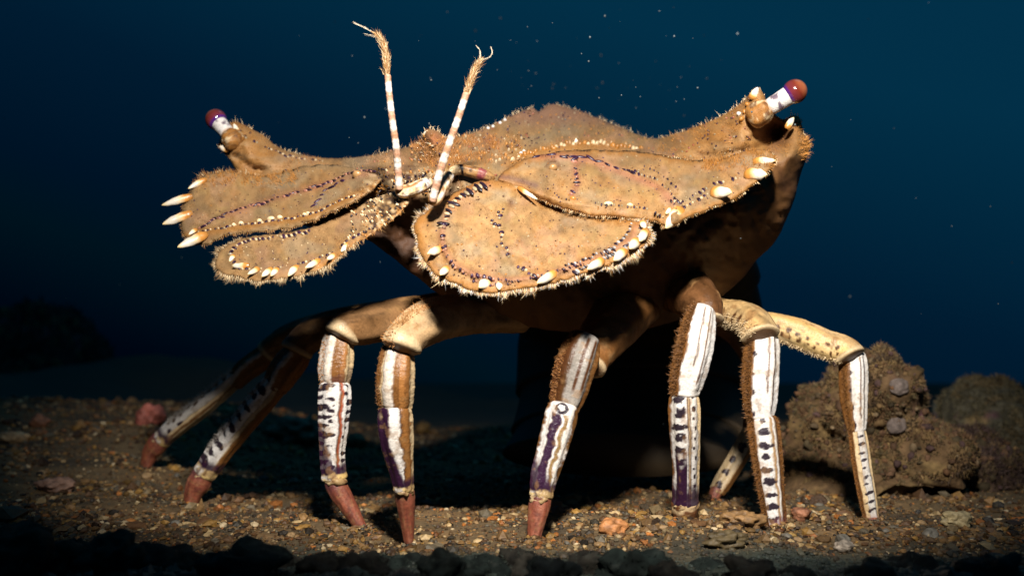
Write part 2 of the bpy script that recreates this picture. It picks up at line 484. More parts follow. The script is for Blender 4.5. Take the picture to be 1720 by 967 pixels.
# tapered, ridged tube (legs)
def tube(name, pts, paint, mat, parent, org, n=90, m=56, flat=.8, caps=(.06, .06), ridge=.05, seed=0, swell=0.0, rimmed=False, grime=.45, nodes=0, sleeve=False):
    """pts: (px,py,Y,width in px). paint(u,s,front)->colour; s=-1..1 across the width as the picture shows it"""
    P = catmull(pts, n)
    C = at(P[:, 0], P[:, 1], P[:, 2]); r = P[:, 3] * (.47 if rimmed else .5) * P[:, 2] / F
    d = np.linalg.norm(np.diff(C, axis=0), axis=1); u = np.concatenate([[0], np.cumsum(d)]); u /= u[-1]
    q = np.ones(n)
    if caps[0] > 0: q = np.where(u < caps[0], np.sqrt(np.clip(1 - ((caps[0] - u) / caps[0]) ** 2, .0004, 1)), q)
    if caps[1] > 0: q = np.where(u > 1 - caps[1], np.sqrt(np.clip(1 - ((u - 1 + caps[1]) / caps[1]) ** 2, .0004, 1)), q)
    r = r * q * (1 + swell * np.sin(u * math.pi * 1.0))
    if sleeve: r = r * (1 + .05 * np.exp(-((u - .97) / .02) ** 2) - .04 * np.exp(-((u - .90) / .04) ** 2))
    if nodes: r = r * (1 + .07 * np.cos(u * nodes * 2 * math.pi * 3) * .5 - .10 * u)
    if rimmed: r = r * (1 + .035 * np.exp(-((u - .955) / .02) ** 2) - .03 * np.exp(-((u - .91) / .025) ** 2) + .03 * np.exp(-((u - .06) / .03) ** 2))
    T = np.gradient(C, axis=0); T /= np.linalg.norm(T, axis=1)[:, None] + 1e-12
    view = C - np.array((0, 0, CAM_H)); view /= np.linalg.norm(view, axis=1)[:, None]
    S = np.cross(view, T); S /= np.linalg.norm(S, axis=1)[:, None] + 1e-12
    if S[:, 0].mean() < 0: S = -S
    N = np.cross(S, T); N /= np.linalg.norm(N, axis=1)[:, None] + 1e-12
    N = np.where((N * view).sum(1)[:, None] > 0, -N, N)
    th = np.linspace(0, 2 * math.pi, m, endpoint=False)
    U, TH = np.meshgrid(u, th, indexing='ij')
    s_ = np.cos(TH); front = np.sin(TH)
    rr = 1 + ridge * np.cos(TH * 6 + .6) * smooth(0, .12, U) * smooth(1, .88, U) + .030 * fbm(U * 7, np.cos(TH) * 1.6, np.sin(TH) * 1.6 + seed, seed, 3) + .016 * fbm(U * 34, np.cos(TH) * 5, np.sin(TH) * 5 + seed, seed + 2, 3)
    V = C[:, None] + S[:, None] * (r[:, None] * rr * s_)[..., None] + N[:, None] * (r[:, None] * rr * front * flat)[..., None]
    i, j = np.meshgrid(np.arange(n - 1), np.arange(m), indexing='ij'); j2 = (j + 1) % m
    Fq = np.stack([i * m + j, i * m + j2, (i + 1) * m + j2, (i + 1) * m + j], -1).reshape(-1, 4)
    Fc = Fq.tolist() + [list(range(m))[::-1], list(range((n - 1) * m, n * m))]
    col = paint(U, s_, front, seed)
    col = col * (1 - .30 * smooth(-.1, .6, fbm(U * 5, s_ * 1.5, front * 1.5, seed + 51, 4)) * grime)[..., None] * (1 - np.array((0, .06, .16)) * smooth(-.3, .5, fbm(U * 3, s_ * 1.2, front * 1.2, seed + 53, 3))[..., None] * grime)
    col = mix(col, (.26, .14, .055), smooth(.25, .8, fbm(U * 14, s_ * 2.2, front * 2.2, seed + 31, 4)) * grime)
    col = mix(col, col * .55, smooth(.5, .9, fbm(U * 40, s_ * 6, front * 6, seed + 37, 2)) * grime)
    if sleeve:
        col = mix(col, CREAM * .7, smooth(.945, .965, U) * .8); col = mix(col, DBROWN, smooth(.982, .99, U) * .9)
    if rimmed:
        col = mix(col, DBROWN, smooth(.972, .985, U) * .85 + smooth(.03, .012, U) * .85)
    o = link(name, make_mesh(name, V.reshape(-1, 3) - org, Fc, col.reshape(-1, 3)), mat, parent)
    return o, V, col, N, S

def leg_fuzz(H, res, n, s0, s1, length, col, u0=0.0, u1=1.0):
    """brown setae along one flank of a leg segment"""
    o, V, C, N, S = res
    nu, m = V.shape[:2]
    a = np.arccos(np.clip(RNG.uniform(s0, s1, n), -1, 1))
    j = (a / (2 * math.pi) * m).astype(int) % m
    i = (RNG.uniform(u0, u1, n) * (nu - 1)).astype(int)
    P = V[i, j]; cen = V.mean(1)[i]
    D = P - cen; D /= np.linalg.norm(D, axis=1)[:, None] + 1e-12
    D = D + RNG.normal(size=(n, 3)) * .45
    H.add(P - D * .0002, D, length * RNG.uniform(.4, 1.3, n), .00016, np.clip(np.array(col) * (1 + RNG.normal(size=(n, 1)) * .25), 0, 1))

# ------------------------------------------------------------------ seabed
def ground_z(x, y):
    x, y = np.asarray(x, float), np.asarray(y, float)
    z = .027 * smooth(.30, .60, y) * smooth(-.085, -.20, x) * (1 - smooth(.66, 1.0, y) * .9)
    z = z + .006 * smooth(.33, .5, y) * smooth(.05, .17, x)
    z = z + .0035 * np.exp(-((x - .045) / .04) ** 2 - ((y - .285) / .035) ** 2)
    dm = smooth(.55, 1.3, np.hypot(x, y - .3))
    z = z + .0016 * fbm(x * 38, y * 38, 0, 3, 4) + .004 * fbm(x * 9, y * 9, 0, 5, 2) * smooth(.34, .55, y) + dm * .02 * fbm(x * 2.2, y * 2.2, 0, 9, 3)
    far = smooth(2, 20, y)
    hills = smooth(.85, 1.5, y) * (.25 + .75 * smooth(.0, -.6, x)) * (.035 + .05 * fbm(x * 2.6, y * 1.6, 0, 71, 4))
    return z * (1 - far) + hills * (1 - far) - .25 * smooth(1.6, 5.0, y)

def sinh_axis(c, half, n, k):
    t = np.linspace(-1, 1, n)
    return c + half * np.sinh(k * t) / math.sinh(k)
gx = sinh_axis(0.0, 90, 330, 9.0); gy = .30 + np.concatenate([-.6 * np.sinh(4 * np.linspace(1, 0, 90, endpoint=False)) / math.sinh(4), 160 * np.sinh(9.5 * np.linspace(0, 1, 260)) / math.sinh(9.5)])
GX, GY = np.meshgrid(gx, gy, indexing='xy')
GZ = ground_z(GX, GY)
gc = np.broadcast_to(np.array((.12, .080, .040)), GX.shape + (3,)).copy()
gc = mix(gc, (.065, .047, .028), smooth(-.1, .6, fbm(GX * 60, GY * 60, 0, 21, 4)))
gc = mix(gc, (.18, .11, .05), smooth(.1, .8, fbm(GX * 110, GY * 110, 0, 31, 3)))
gc = mix(gc, (.045, .045, .036), smooth(.65, 1.1, GY + .15 * fbm(GX * 8, GY * 8, 0, 43, 3)) * .9)      # far ground painted darker, as if beyond the strobe's reach
gc = mix(gc, (.045, .06, .048), smooth(.262, .225, GY + .012 * fbm(GX * 25, GY * 25, 0, 41, 3)) * .85)  # near ground painted darker, standing in for missing strobe light
nx, ny = len(gx), len(gy)
i, j = np.meshgrid(np.arange(ny - 1), np.arange(nx - 1), indexing='ij')
GF = np.stack([i * nx + j, i * nx + j + 1, (i + 1) * nx + j + 1, (i + 1) * nx + j], -1).reshape(-1, 4)
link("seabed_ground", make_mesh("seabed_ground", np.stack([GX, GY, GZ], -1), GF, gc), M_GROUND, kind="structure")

def stone_shape(seed, V=S2_V, sq=(1, .8, .6), amp=.28, fq=1.4):
    v = V * (1 + amp * fbm(V[:, 0] * fq, V[:, 1] * fq, V[:, 2] * fq + seed * 3.1, seed, 3))[:, None]
    return v * np.array(sq)

# ------------------------------------------------------------------ the lobster
BASE = np.array((0.02, 0.30, 0.0))
lob = link("slipper_lobster", None)
lob.location = BASE
lob["label"] = "tan slipper lobster standing on stilt-like white and purple legs on the seabed"
lob["category"] = "lobster"
ORG = ORG
H_body, H_r4, H_r2, H_l4, H_l2, H_leg = Hairs(), Hairs(), Hairs(), Hairs(), Hairs(), Hairs()

def tan_paint(x, y, d, seed=0, rimc=None, rimw=14, base=TAN):
    n = fbm(x / 34, y / 34, 0, seed + 1, 4); n2 = fbm(x / 7, y / 7, 0, seed + 2, 2)
    c = np.broadcast_to(base, (len(x), 3)).copy()
    c = mix(c, TAN2 * .85, smooth(-.1, .7, n) * .9)
    c = mix(c, ORG * .85, smooth(.15, .9, fbm(x / 22, y / 22, 5, seed + 3, 3)) * .35)
    c = mix(c, (.26, .165, .060), smooth(.1, .8, fbm(x / 16, y / 16, 9, seed + 4, 3)) * .45)
    c = mix(c, (.31, .170, .098), smooth(.1, .8, fbm(x / 26, y / 26, 3, seed + 6, 3)) * .45)
    c = mix(c, (.235, .175, .105), smooth(.0, .8, fbm(x / 50, y / 30, 7, seed + 14, 4)) * .55)      # thin grey silt
    c = c * (1 + .20 * n2)[:, None]
    c = mix(c, BROWN * 1.2, smooth(.45, .95, fbm(x / 9, y / 9, 1, seed + 8, 3)) * .25)
    if rimc is not None:
        c = mix(c, rimc, smooth(rimw, rimw * .25, d + 3 * n2) * .8)
    return c

# --- body: dorsal carapace with eye arms, flank and underside in one continuous shell
body_outline = [
    (378, 214, .332), (392, 205, .333), (415, 213, .334), (440, 226, .336), (462, 243, .338), (490, 256, .339), (530, 264, .338), (580, 266, .335), (620, 262, .331), (655, 254, .326), (690, 245, .315),
    (708, 238, .300), (711, 223, .294), (722, 217, .294), (738, 222, .296), (750, 232, .302), (775, 228, .318), (800, 221, .328), (830, 208, .338), (862, 193, .348), (880, 186, .352), (893, 182, .355), (905, 188, .358),
    (918, 179, .364), (932, 176, .368), (965, 184, .372), (1010, 201, .370), (1055, 219, .362), (1095, 234, .348), (1130, 226, .330), (1170, 213, .315), (1210, 196, .303), (1240, 177, .294),
    (1258, 160, .288), (1272, 148, .285), (1282, 158, .284), (1292, 182, .284), (1312, 200, .286), (1330, 194, .287), (1342, 198, .289), (1350, 222, .290), (1360, 243, .291), (1357, 258, .291), (1345, 295, .292), (1334, 335, .293), (1318, 375, .294),
    (1300, 408, .296), (1275, 432, .298), (1246, 468, .300), (1200, 505, .300), (1130, 540, .300), (1040, 560, .300), (940, 556, .296), (850, 540, .292), (780, 515, .287), (735, 492, .283), (690, 457, .281), (650, 425, .281), (610, 400, .285),
    (560, 388, .295), (500, 375, .305), (440, 345, .318), (405, 300, .326), (385, 268, .329), (368, 248, .331), (370, 235, .331)]
body_inner = [
    (700, 290, .272), (760, 300, .268), (830, 292, .272), (660, 320, .268), (620, 300, .280), (560, 300, .300), (500, 300, .316), (440, 280, .324), (450, 255, .328), (410, 240, .326), (600, 280, .300), (650, 275, .292),
    (720, 260, .278), (740, 242, .282), (790, 250, .295), (850, 240, .310), (900, 215, .338), (900, 255, .305), (960, 215, .345), (960, 243, .312), (1030, 245, .325), (1095, 252, .318), (1000, 262, .300),
    (1150, 240, .308), (1200, 225, .298), (1250, 200, .286), (1180, 262, .297), (1250, 240, .286), (1300, 240, .290), (1335, 228, .285), (1330, 262, .280),
    (1300, 300, .278), (1250, 335, .274), (1200, 355, .272), (1150, 380, .271), (1100, 400, .271), (1040, 430, .272), (960, 460, .273), (880, 480, .273), (800, 470, .271), (740, 440, .282), (700, 400, .283), (680, 370, .278),
    (1260, 390, .282), (1200, 430, .283), (1100, 480, .284), (1000, 510, .285), (860, 510, .281), (640, 370, .284), (720, 330, .266), (850, 350, .275), (1000, 340, .280), (1100, 320, .280), (1200, 300, .281), (550, 340, .302)]

def body_relief(x, y):
    g = lambda cx, cy, sx, sy, a: -a * np.exp(-((x - cx) / sx) ** 2 - ((y - cy) / sy) ** 2)
    z = g(728, 232, 16, 13, .0050) + g(826, 240, 12, 9, .0050) + g(800, 262, 30, 9, .0012) + g(893, 190, 12, 9, .002) + g(968, 236, 5, 7, .0018)
    z = z + g(730, 270, 26, 12, -.0060) + g(785, 264, 28, 9, -.0050) + g(842, 264, 26, 6, -.0050) + g(690, 272, 18, 10, -.0030)     # hollows by the rostrum
    z = z - .0036 * np.exp(-(line_dist(x, y, [(852, 275), (880, 262), (930, 250), (985, 243), (1040, 247)]) / 6.0) ** 2)   # pale crest
    z = z + .0030 * np.exp(-(line_dist(x, y, [(1093, 252), (1160, 262), (1225, 260), (1290, 246)]) / 7.0) ** 2)        # crease above the antenna plate
    z = z + .0025 * np.exp(-(line_dist(x, y, [(395, 262), (430, 285), (490, 284), (560, 276)]) / 6.0) ** 2)
    z = z + g(1306, 222, 18, 20, -.010)       # eye socket hollow
    return z
body_pl = Plate(body_outline, body_inner, dome=.0028, domew=14, thick=.040, relief=body_relief, spacing=4.2, jag=.7, seed=1, thickw=130, rough=.0007)
RIM = np.array([(0, 300), (560, 340), (640, 325), (690, 322), (730, 345), (850, 340), (1000, 340), (1150, 335), (1240, 310), (1295, 275), (1325, 258), (1400, 262)], float)

def body_paint(x, y, d):
    c = tan_paint(x, y, d, 10)
    c = mix(c, PINK, smooth(225, 195, y + .02 * (x - 930)) * smooth(800, 900, x) * smooth(1120, 1040, x) * .75)
    c = mix(c, ORG, np.exp(-(line_dist(x, y, [(852, 275), (880, 262), (930, 250), (985, 243), (1040, 247)]) / 9) ** 2) * .7)
    arm = smooth(1080, 1200, x) * smooth(275, 235, y)
    c = mix(c, ORG * .9, arm * (.45 + .3 * smooth(-.3, .5, fbm(x / 40, y / 9, 2, 77, 3))))
    arm = smooth(500, 430, x)
    c = mix(c, ORG * .85, arm * (.35 + .4 * smooth(-.3, .5, fbm(x / 30, y / 8, 4, 78, 3))))
    red = np.exp(-((x - 730) / 18) ** 2 - ((y - 234) / 13) ** 2) + np.exp(-((x - 824) / 13) ** 2 - ((y - 238) / 9) ** 2)
    c = mix(c, (.29, .075, .03), np.clip(red, 0, 1) * .65)
    c = mix(c, BROWN * .8, np.clip(np.exp(-((x - 722) / 24) ** 2 - ((y - 268) / 16) ** 2), 0, 1) * .6)  # rostrum hollows darkened in colour to deepen their shading
    c = mix(c, BROWN * .8, np.clip(np.exp(-((x - 815) / 28) ** 2 - ((y - 262) / 8) ** 2), 0, 1) * .6)
    c = mix(c, DBROWN, np.clip(np.exp(-((x - 1306) / 24) ** 2 - ((y - 222) / 24) ** 2) * 1.3, 0, 1))  # socket painted dark for its shade as well as brown fur
    ms = np.exp(-((x - 695) / 75) ** 2 - ((y - 303) / 24) ** 2); mo = fbm(x / 7, y / 5, 0, 97, 3)
    c = mix(c, BROWN * .7, smooth(-.3, .3, fbm(x / 18, y / 12, 0, 98, 3)) * ms * .8); c = mix(c, CREAM * .7, smooth(.3, .7, mo) * ms * .8); c = mix(c, BLACK, smooth(.2, .55, -mo) * ms * .9)
    ro = np.exp(-((x - 780) / 110) ** 2 - ((y - 258) / 26) ** 2)
    c = mix(c, BROWN * .9, smooth(.0, .6, fbm(x / 12, y / 8, 4, 99, 3)) * ro * .75)
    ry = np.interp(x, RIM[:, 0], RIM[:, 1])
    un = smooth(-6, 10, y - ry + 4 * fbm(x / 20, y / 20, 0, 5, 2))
    u = np.broadcast_to(UNDER, c.shape) * (1 + .35 * fbm(x / 60, y / 60, 0, 6, 3))[:, None]  # brown underside, lowered further to paint in shade beneath the plates
    u = mix(u, DBROWN * .7, smooth(760, 700, x) * .85)  # gap between the shovels painted dark, in place of shade
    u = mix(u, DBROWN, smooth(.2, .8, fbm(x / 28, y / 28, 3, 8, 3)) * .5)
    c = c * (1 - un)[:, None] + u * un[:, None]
    return c
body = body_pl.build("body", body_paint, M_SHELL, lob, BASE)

dorsal = lambda x, y: (y < np.interp(x, RIM[:, 0], RIM[:, 1])) * 1.0
fuzz_on(H_body, body_pl, 30000, .00062, .00007, lean=(0, -.3, .4), region=dorsal)
fuzz_on(H_body, body_pl, 2000, .0010, .00012, lean=(-.5, -.5, -.1), region=lambda x, y: dorsal(x, y) * ((x < 560) | (x > 1110)) * (y > 200 - 0 * x), col=ORG * 1.0)
fuzz_on(H_body, body_pl, 1800, .0014, .00012, lean=(0, -.3, .8), region=lambda x, y: (np.hypot((x - 770) / 80, (y - 255) / 30) < 1) * 1.0, col=BROWN * 1.5)
fuzz_on(H_body, body_pl, 200, .0013, .00012, lean=(.5, -.2, .5), region=lambda x, y: (np.hypot((x - 1352) / 14, (y - 245) / 26) < 1) * 1.0, col=ORG * 1.25)
# sparse pale setae against the water along the back
rimk = np.where(body_pl.rim & (body_pl.y < 262))[0]
k = RNG.choice(rimk, 420)
H_body.add(body_pl.P[k], RNG.normal(size=(420, 3)) * .5 + np.array((0, 0, 1.0)), .0011 * RNG.uniform(.4, 1.8, 420), .00013, CREAM)
H_body.build("body_setae", M_FUZZ, body, BASE)

B = Bumps()
for x, y in scatter_in(body_pl, 700, 560, 1260, 185, 300):
    if dorsal(x, y) == 0: continue
    B.add(body_pl, x, y, random.uniform(1.2, 2.6), random.uniform(1, 2), .0005, random.uniform(0, 3), random.choice([PURP * 1.5, PURP, CREAM * .35, ORG, ORG, (.24, .07, .035), DBROWN, DBROWN]))
for x, y in scatter_in(body_pl, 150, 630, 770, 285, 325):
    B.add(body_pl, x, y, random.uniform(1.5, 3.4), random.uniform(1, 2.2), .0008, random.uniform(0, 3), random.choice([BLACK, BLACK, CREAM * .8, DBROWN, ORG]))
for x, y in scatter_in(body_pl, 160, 690, 880, 228, 275):
    B.add(body_pl, x, y, random.uniform(1.6, 3.6), random.uniform(1.4, 2.6), random.uniform(.0005, .0011), random.uniform(0, 3), random.choice([ORG, ORG * 1.2, DBROWN, BROWN, TAN, CREAM * .5]))
dotted(B, body_pl, [(400, 225), (430, 240), (462, 254), (500, 266), (545, 271)], 9, 3, 2, dark=PURP, pale=CREAM * .8)
for x, y in catmull([(862, 270), (885, 259), (930, 248), (985, 241), (1035, 245), (1075, 250)], 40):
    B.add(body_pl, x + random.gauss(0, 1.5), y + random.gauss(0, 1.5), random.uniform(3, 6), random.uniform(2.4, 4), random.uniform(.0007, .0014), random.gauss(0, .4), random.choice([ORG * .9, ORG * 1.1, CREAM * .7, TAN]))
for x, y in ((820, 216), (828, 213), (840, 207), (848, 202), (875, 258), (880, 255)):
    B.add(body_pl, x, y, 4.5, 3, .0007, .4, WHITE)
for x, y in ((884, 226), (888, 232), (880, 234), (893, 237), (901, 241)):
    B.add(body_pl, x, y, 3.2, 2.2, .0003, 1.2, BLACK)
for x, y in ((1242, 192), (1252, 188), (1262, 186), (1274, 190), (1246, 200), (1268, 200), (1280, 196), (1256, 176), (1272, 172)):
    B.add(body_pl, x, y, 5, 4, .0010, random.uniform(0, 3), random.choice([CREAM, ORG * 1.2, WHITE * .9]))
for x, y in ((1258, 166), (1266, 178), (1278, 182), (1262, 193), (1276, 204), (403, 220), (412, 229), (420, 224)):
    B.add(body_pl, x, y, 3.6, 2.2, .0006, random.uniform(0, 3), DBROWN)
B.build("body_tubercles", M_SPINE, body, BASE)
spine(lob, BASE, (1262, 166, .284), (1275, 146, .283), 15, tipc=WHITE)
spine(lob, BASE, (1322, 216, .284), (1334, 194, .284), 12, tipc=CREAM)
spine(lob, BASE, (400, 224, .329), (390, 206, .329), 10, tipc=CREAM)
spine(lob, BASE, (384, 252, .327), (367, 246, .327), 11, tipc=CREAM)
spine(lob, BASE, (968, 246, .309), (968, 229, .309), 8, tipc=CREAM)
spine(lob, BASE, (716, 232, .293), (718, 216, .293), 14, tipc=CREAM)

# --- antenna plates (second segment with the big lateral teeth, last segment the round shovel)
def shovel_fringe(H, plate, n, length, cols, keep, lean=(0, -.2, -.3), wid=.00016):
    B_ = plate.B; m = len(B_)
    k = RNG.integers(0, m, n); k = k[keep(B_[k, 0], B_[k, 1])]
    n = len(k)
    t = np.roll(B_, -2, 0) - np.roll(B_, 2, 0); out = np.stack([t[:, 1], -t[:, 0]], 1); out /= np.linalg.norm(out, axis=1)[:, None] + 1e-9
    cen = B_.mean(0)
    # outward in the picture
    test = inside(B_[:, 0] + out[:, 0] * 3, B_[:, 1] + out[:, 1] * 3, B_); out[test] *= -1
    o = out[k]
    P = plate.pos(B_[k, 0] - o[:, 0] * 1.5, B_[k, 1] - o[:, 1] * 1.5)
    D = np.stack([o[:, 0], 0 * o[:, 0], -o[:, 1]], 1) + np.asarray(lean) + RNG.normal(size=(n, 3)) * .28
    c = np.array(cols)[RNG.integers(0, len(cols), n)] * RNG.uniform(.7, 1.1, (n, 1))
    H.add(P, D, length * RNG.uniform(.35, 1.1, n) * (.55 + .9 * np.clip(noise3(k * .33, 0, 0, plate.seed + 5) + .35, 0, 1)), wid, c)

# right-hand (picture) second segment
r2_outline = [(836, 299, .264), (852, 284, .268), (880, 268, .274), (920, 258, .279), (960, 252, .283), (1010, 252, .286), (1060, 254, .288), (1100, 258, .288), (1150, 267, .286), (1200, 268, .282), (1240, 257, .277), (1275, 250, .272),
              (1300, 258, .267), (1304, 272, .264), (1288, 292, .261), (1265, 312, .259), (1240, 333, .257), (1205, 347, .254), (1180, 357, .252), (1150, 369, .250), (1135, 380, .249), (1118, 383, .249), (1104, 374, .250),
              (1070, 368, .252), (1033, 365, .254), (985, 361, .256), (942, 349, .258), (908, 335, .260), (878, 318, .261), (850, 308, .262)]
r2_inner = [(920, 280, .269), (1000, 290, .271), (1080, 300, .270), (1150, 310, .265), (1220, 300, .265), (980, 330, .261), (1060, 340, .258), (1130, 345, .255), (900, 300, .266)]
def r2_relief(x, y):
    z = -.0016 * np.exp(-(line_dist(x, y, [(900, 262), (960, 262), (1010, 270), (1060, 288), (1110, 310), (1130, 335), (1132, 365)]) / 7.0) ** 2)
    z = z + .0007 * np.exp(-(line_dist(x, y, [(900, 270), (960, 272), (1010, 281), (1055, 299), (1100, 320)]) / 6.0) ** 2)
    z = z - .0015 * np.exp(-(line_dist(x, y, [(900, 322), (950, 338), (1010, 346), (1070, 350), (1110, 360)]) / 6.0) ** 2)
    z = z - .0016 * np.exp(-((x - 928) / 9) ** 2 - ((y - 281) / 7) ** 2)
    return z
r2 = Plate(r2_outline, r2_inner, dome=.0022, domew=11, thick=.003, relief=r2_relief, spacing=3.4, jag=1.0, seed=2)
def r2_paint(x, y, d):
    c = tan_paint(x, y, d, 30, rimc=ORG * .8, rimw=12)
    ln = line_dist(x, y, [(898, 262), (950, 263), (1000, 272), (1050, 292), (1105, 315), (1130, 340)])
    c = mix(c, (.26, .09, .055), np.exp(-(ln / 7) ** 2) * .55)
    ln = line_dist(x, y, [(836, 296), (860, 300), (900, 312)])
    c = mix(c, (.10, .05, .055), np.exp(-(ln / 5) ** 2) * .6)
    ln = line_dist(x, y, [(968, 270), (966, 290), (970, 308), (962, 326)])
    c = mix(c, (.24, .085, .05), np.exp(-(ln / 7) ** 2) * .5)
    c = mix(c, DBROWN, np.exp(-(line_dist(x, y, [(918, 280), (924, 272), (934, 272), (939, 279)]) / 2.0) ** 2) * .9)
    return c
r2o = r2.build("antenna_segment", r2_paint, M_SHELL, lob, BASE)
fuzz_on(H_r2, r2, 13000, .00045, .00007, lean=(0, -.3, .3))
fuzz_on(H_r2, r2, 900, .0012, .00012, lean=(.3, -.3, .5), col=ORG * .95, region=lambda x, y: (x > 1180) * (y < 288) * 1.0)
shovel_fringe(H_r2, r2, 2200, .0010, [ORG * .9, TAN, CREAM * .8], lambda x, y: (y > 318) & (x < 1120), lean=(0, -.4, -.1))
shovel_fringe(H_r2, r2, 700, .0008, [ORG, CREAM], lambda x, y: (x > 1120) & (y > 255))
H_r2.build("setae_fringe", M_FUZZ, r2o, BASE)
B = Bumps()
dotted(B, r2, [(948, 264), (985, 265), (1030, 280), (1062, 290)], 13, 7.5, 2.4, tilt=.12, miss=0, jit=.6, h=.0004)
dotted(B, r2, [(900, 263), (925, 260), (950, 262)], 20, 6, 2.2, tilt=.1, miss=0)
dotted(B, r2, [(1055, 287), (1090, 298), (1115, 312), (1130, 332), (1134, 352)], 8, 5, 1.7, pale=CREAM * .75, tilt=.9)
dotted(B, r2, [(1072, 278), (1100, 288), (1125, 305), (1140, 325), (1146, 350)], 8, 4, 1.4, pale=TAN, tilt=.9)
dotted(B, r2, [(1128, 338), (1150, 338), (1172, 325), (1195, 312), (1230, 302)], 9, 5, 1.8, pale=CREAM * .8)
dotted(B, r2, [(1140, 356), (1160, 345), (1185, 330)], 9, 4, 2, pale=CREAM)
dotted(B, r2, [(966, 268), (965, 285), (971, 305), (963, 322)], 7, 5.5, 2.0, pale=(.5, .2, .14), tilt=1.5)
dotted(B, r2, [(1000, 342), (1040, 345), (1080, 350), (1108, 362)], 8, 3.5, 1.6, pale=CREAM * .85)
dotted(B, r2, [(920, 318), (935, 330), (950, 335)], 8, 2.5, 1.6, pale=ORG)
B.add(r2, 1022, 344, 9, 4.5, .0010, .05, CREAM); B.add(r2, 1058, 345, 6, 3, .0007, .05, CREAM * .9); B.add(r2, 962, 334, 6, 4, .0008, .3, ORG * 1.2)
B.add(r2, 929, 282, 8, 6, .0012, .2, TAN * 1.25)
for x, y in scatter_in(r2, 200, 880, 1280, 262, 360):
        B.add(r2, x, y, random.uniform(.9, 2.2), random.uniform(.8, 1.6), .00025, random.uniform(0, 3), random.choice([PURP * 1.8, DBROWN, DBROWN, CREAM * .45, ORG]))
B.build("segment_tubercles", M_SPINE, r2o, BASE)
for p0, p1, w in [((1266, 271, .266), (1309, 267, .263), 15), ((1252, 292, .262), (1297, 291, .258), 22), ((1196, 321, .258), (1235, 327, .252), 24), ((1146, 350, .2535), (1113, 387, .2475), 25), ((1130, 349, .2545), (1115, 362, .250), 10)]:
    spine(r2o, BASE, p0, p1, w)

# right-hand (picture) shovel
r4_outline = [(836, 303, .262), (800, 307, .262), (766, 322, .261), (738, 342, .259), (714, 356, .257), (696, 378, .254), (700, 408, .249), (713, 442, .244), (738, 466, .240), (774, 482, .237), (815, 494, .235), (862, 489, .235),
              (911, 481, .236), (956, 469, .238), (1015, 450, .240), (1056, 432, .242), (1086, 410, .244), (1093, 388, .247), (1072, 370, .2525), (1035, 364, .2575), (982, 358, .2610), (940, 346, .2640), (907, 334, .2645), (876, 314, .2635)]
r4_inner = [(780, 360, .2535), (850, 360, .255), (920, 380, .253), (1000, 400, .2485), (760, 420, .2445), (830, 430, .2435), (920, 430, .2435)]
R4_RIDGE = [(818, 310), (785, 324), (760, 345), (744, 375), (742, 405), (755, 435), (790, 458), (840, 470), (900, 464), (960, 448), (1020, 424), (1062, 398), (1068, 380)]
def r4_relief(x, y):
    z = -.0013 * np.exp(-(line_dist(x, y, R4_RIDGE) / 6.0) ** 2)
    z = z - .0010 * np.exp(-(line_dist(x, y, [(850, 312), (880, 318), (905, 334)]) / 5.0) ** 2)
    z = z - .0005 * np.exp(-(line_dist(x, y, [(842, 350), (838, 390), (846, 430), (872, 455)]) / 8.0) ** 2)
    z = z + .0007 * np.exp(-((x - 858) / 10) ** 2 - ((y - 342) / 9) ** 2)
    return z
r4 = Plate(r4_outline, r4_inner, dome=.0020, domew=12, thick=.0032, relief=r4_relief, spacing=3.2, jag=1.6, seed=3)
def r4_paint(x, y, d):
    c = tan_paint(x, y, d, 50, rimc=ORG * .9, rimw=18)
    c = mix(c, (.26, .095, .055), np.exp(-(line_dist(x, y, R4_RIDGE) / 6) ** 2) * .5)
    c = mix(c, CREAM * .75, np.exp(-(line_dist(x, y, [(868, 312), (890, 322), (904, 334)]) / 3.5) ** 2) * .8)
    c = mix(c, DBROWN * 1.3, np.exp(-((x - 858) / 7) ** 2 - ((y - 342) / 9) ** 2) * .75)
    c = mix(c, ORG, smooth(740, 700, x) * .5)
    return c
r4o = r4.build("antenna_shovel", r4_paint, M_SHELL, lob, BASE)
fuzz_on(H_r4, r4, 15000, .00042, .00007, lean=(0, -.3, .2))
shovel_fringe(H_r4, r4, 5200, .0013, [CREAM, CREAM * .8, ORG * 1.1, TAN * 1.2, WHITE * .8], lambda x, y: (y > 395 + 0 * x) | (x < 730) | (x > 1050))
shovel_fringe(H_r4, r4, 420, .0017, [WHITE * .8, CREAM], lambda x, y: (y > 380), wid=.0002)
H_r4.build("setae_fringe", M_FUZZ, r4o, BASE)
B = Bumps()
dotted(B, r4, [(812, 312), (790, 320), (768, 336), (753, 356), (746, 375)], 10, 8, 2.6, dark=BLACK * 1.4, pale=CREAM, pale_off=6, miss=0, tilt=1.0, h=.0004)
dotted(B, r4, [(746, 378), (742, 395), (744, 415)], 12, 4.5, 3, dark=PURP, pale=(.5, .25, .16), miss=.0)
dotted(B, r4, [(744, 418), (755, 440), (775, 455), (800, 464), (850, 470)], 10, 4, 2.2, dark=PURP * 1.3, pale=(.5, .22, .13), miss=.15)
dotted(B, r4, [(795, 472), (840, 478), (880, 468), (930, 458), (975, 444)], 9, 4, 2.2, dark=PURP * 1.3, pale=(.55, .25, .14), miss=.1)
dotted(B, r4, [(950, 448), (990, 434), (1025, 418), (1050, 398), (1060, 380)], 9, 6, 2.4, dark=BLACK * 1.5, pale=WHITE * .8, pale_off=5, miss=0, tilt=1.0, h=.0004)
dotted(B, r4, [(965, 456), (1005, 440), (1042, 422), (1070, 400), (1076, 382)], 9, 6, 2.2, dark=BLACK * 1.5, pale=WHITE * .8, pale_off=5, miss=0, tilt=1.0, h=.0004)
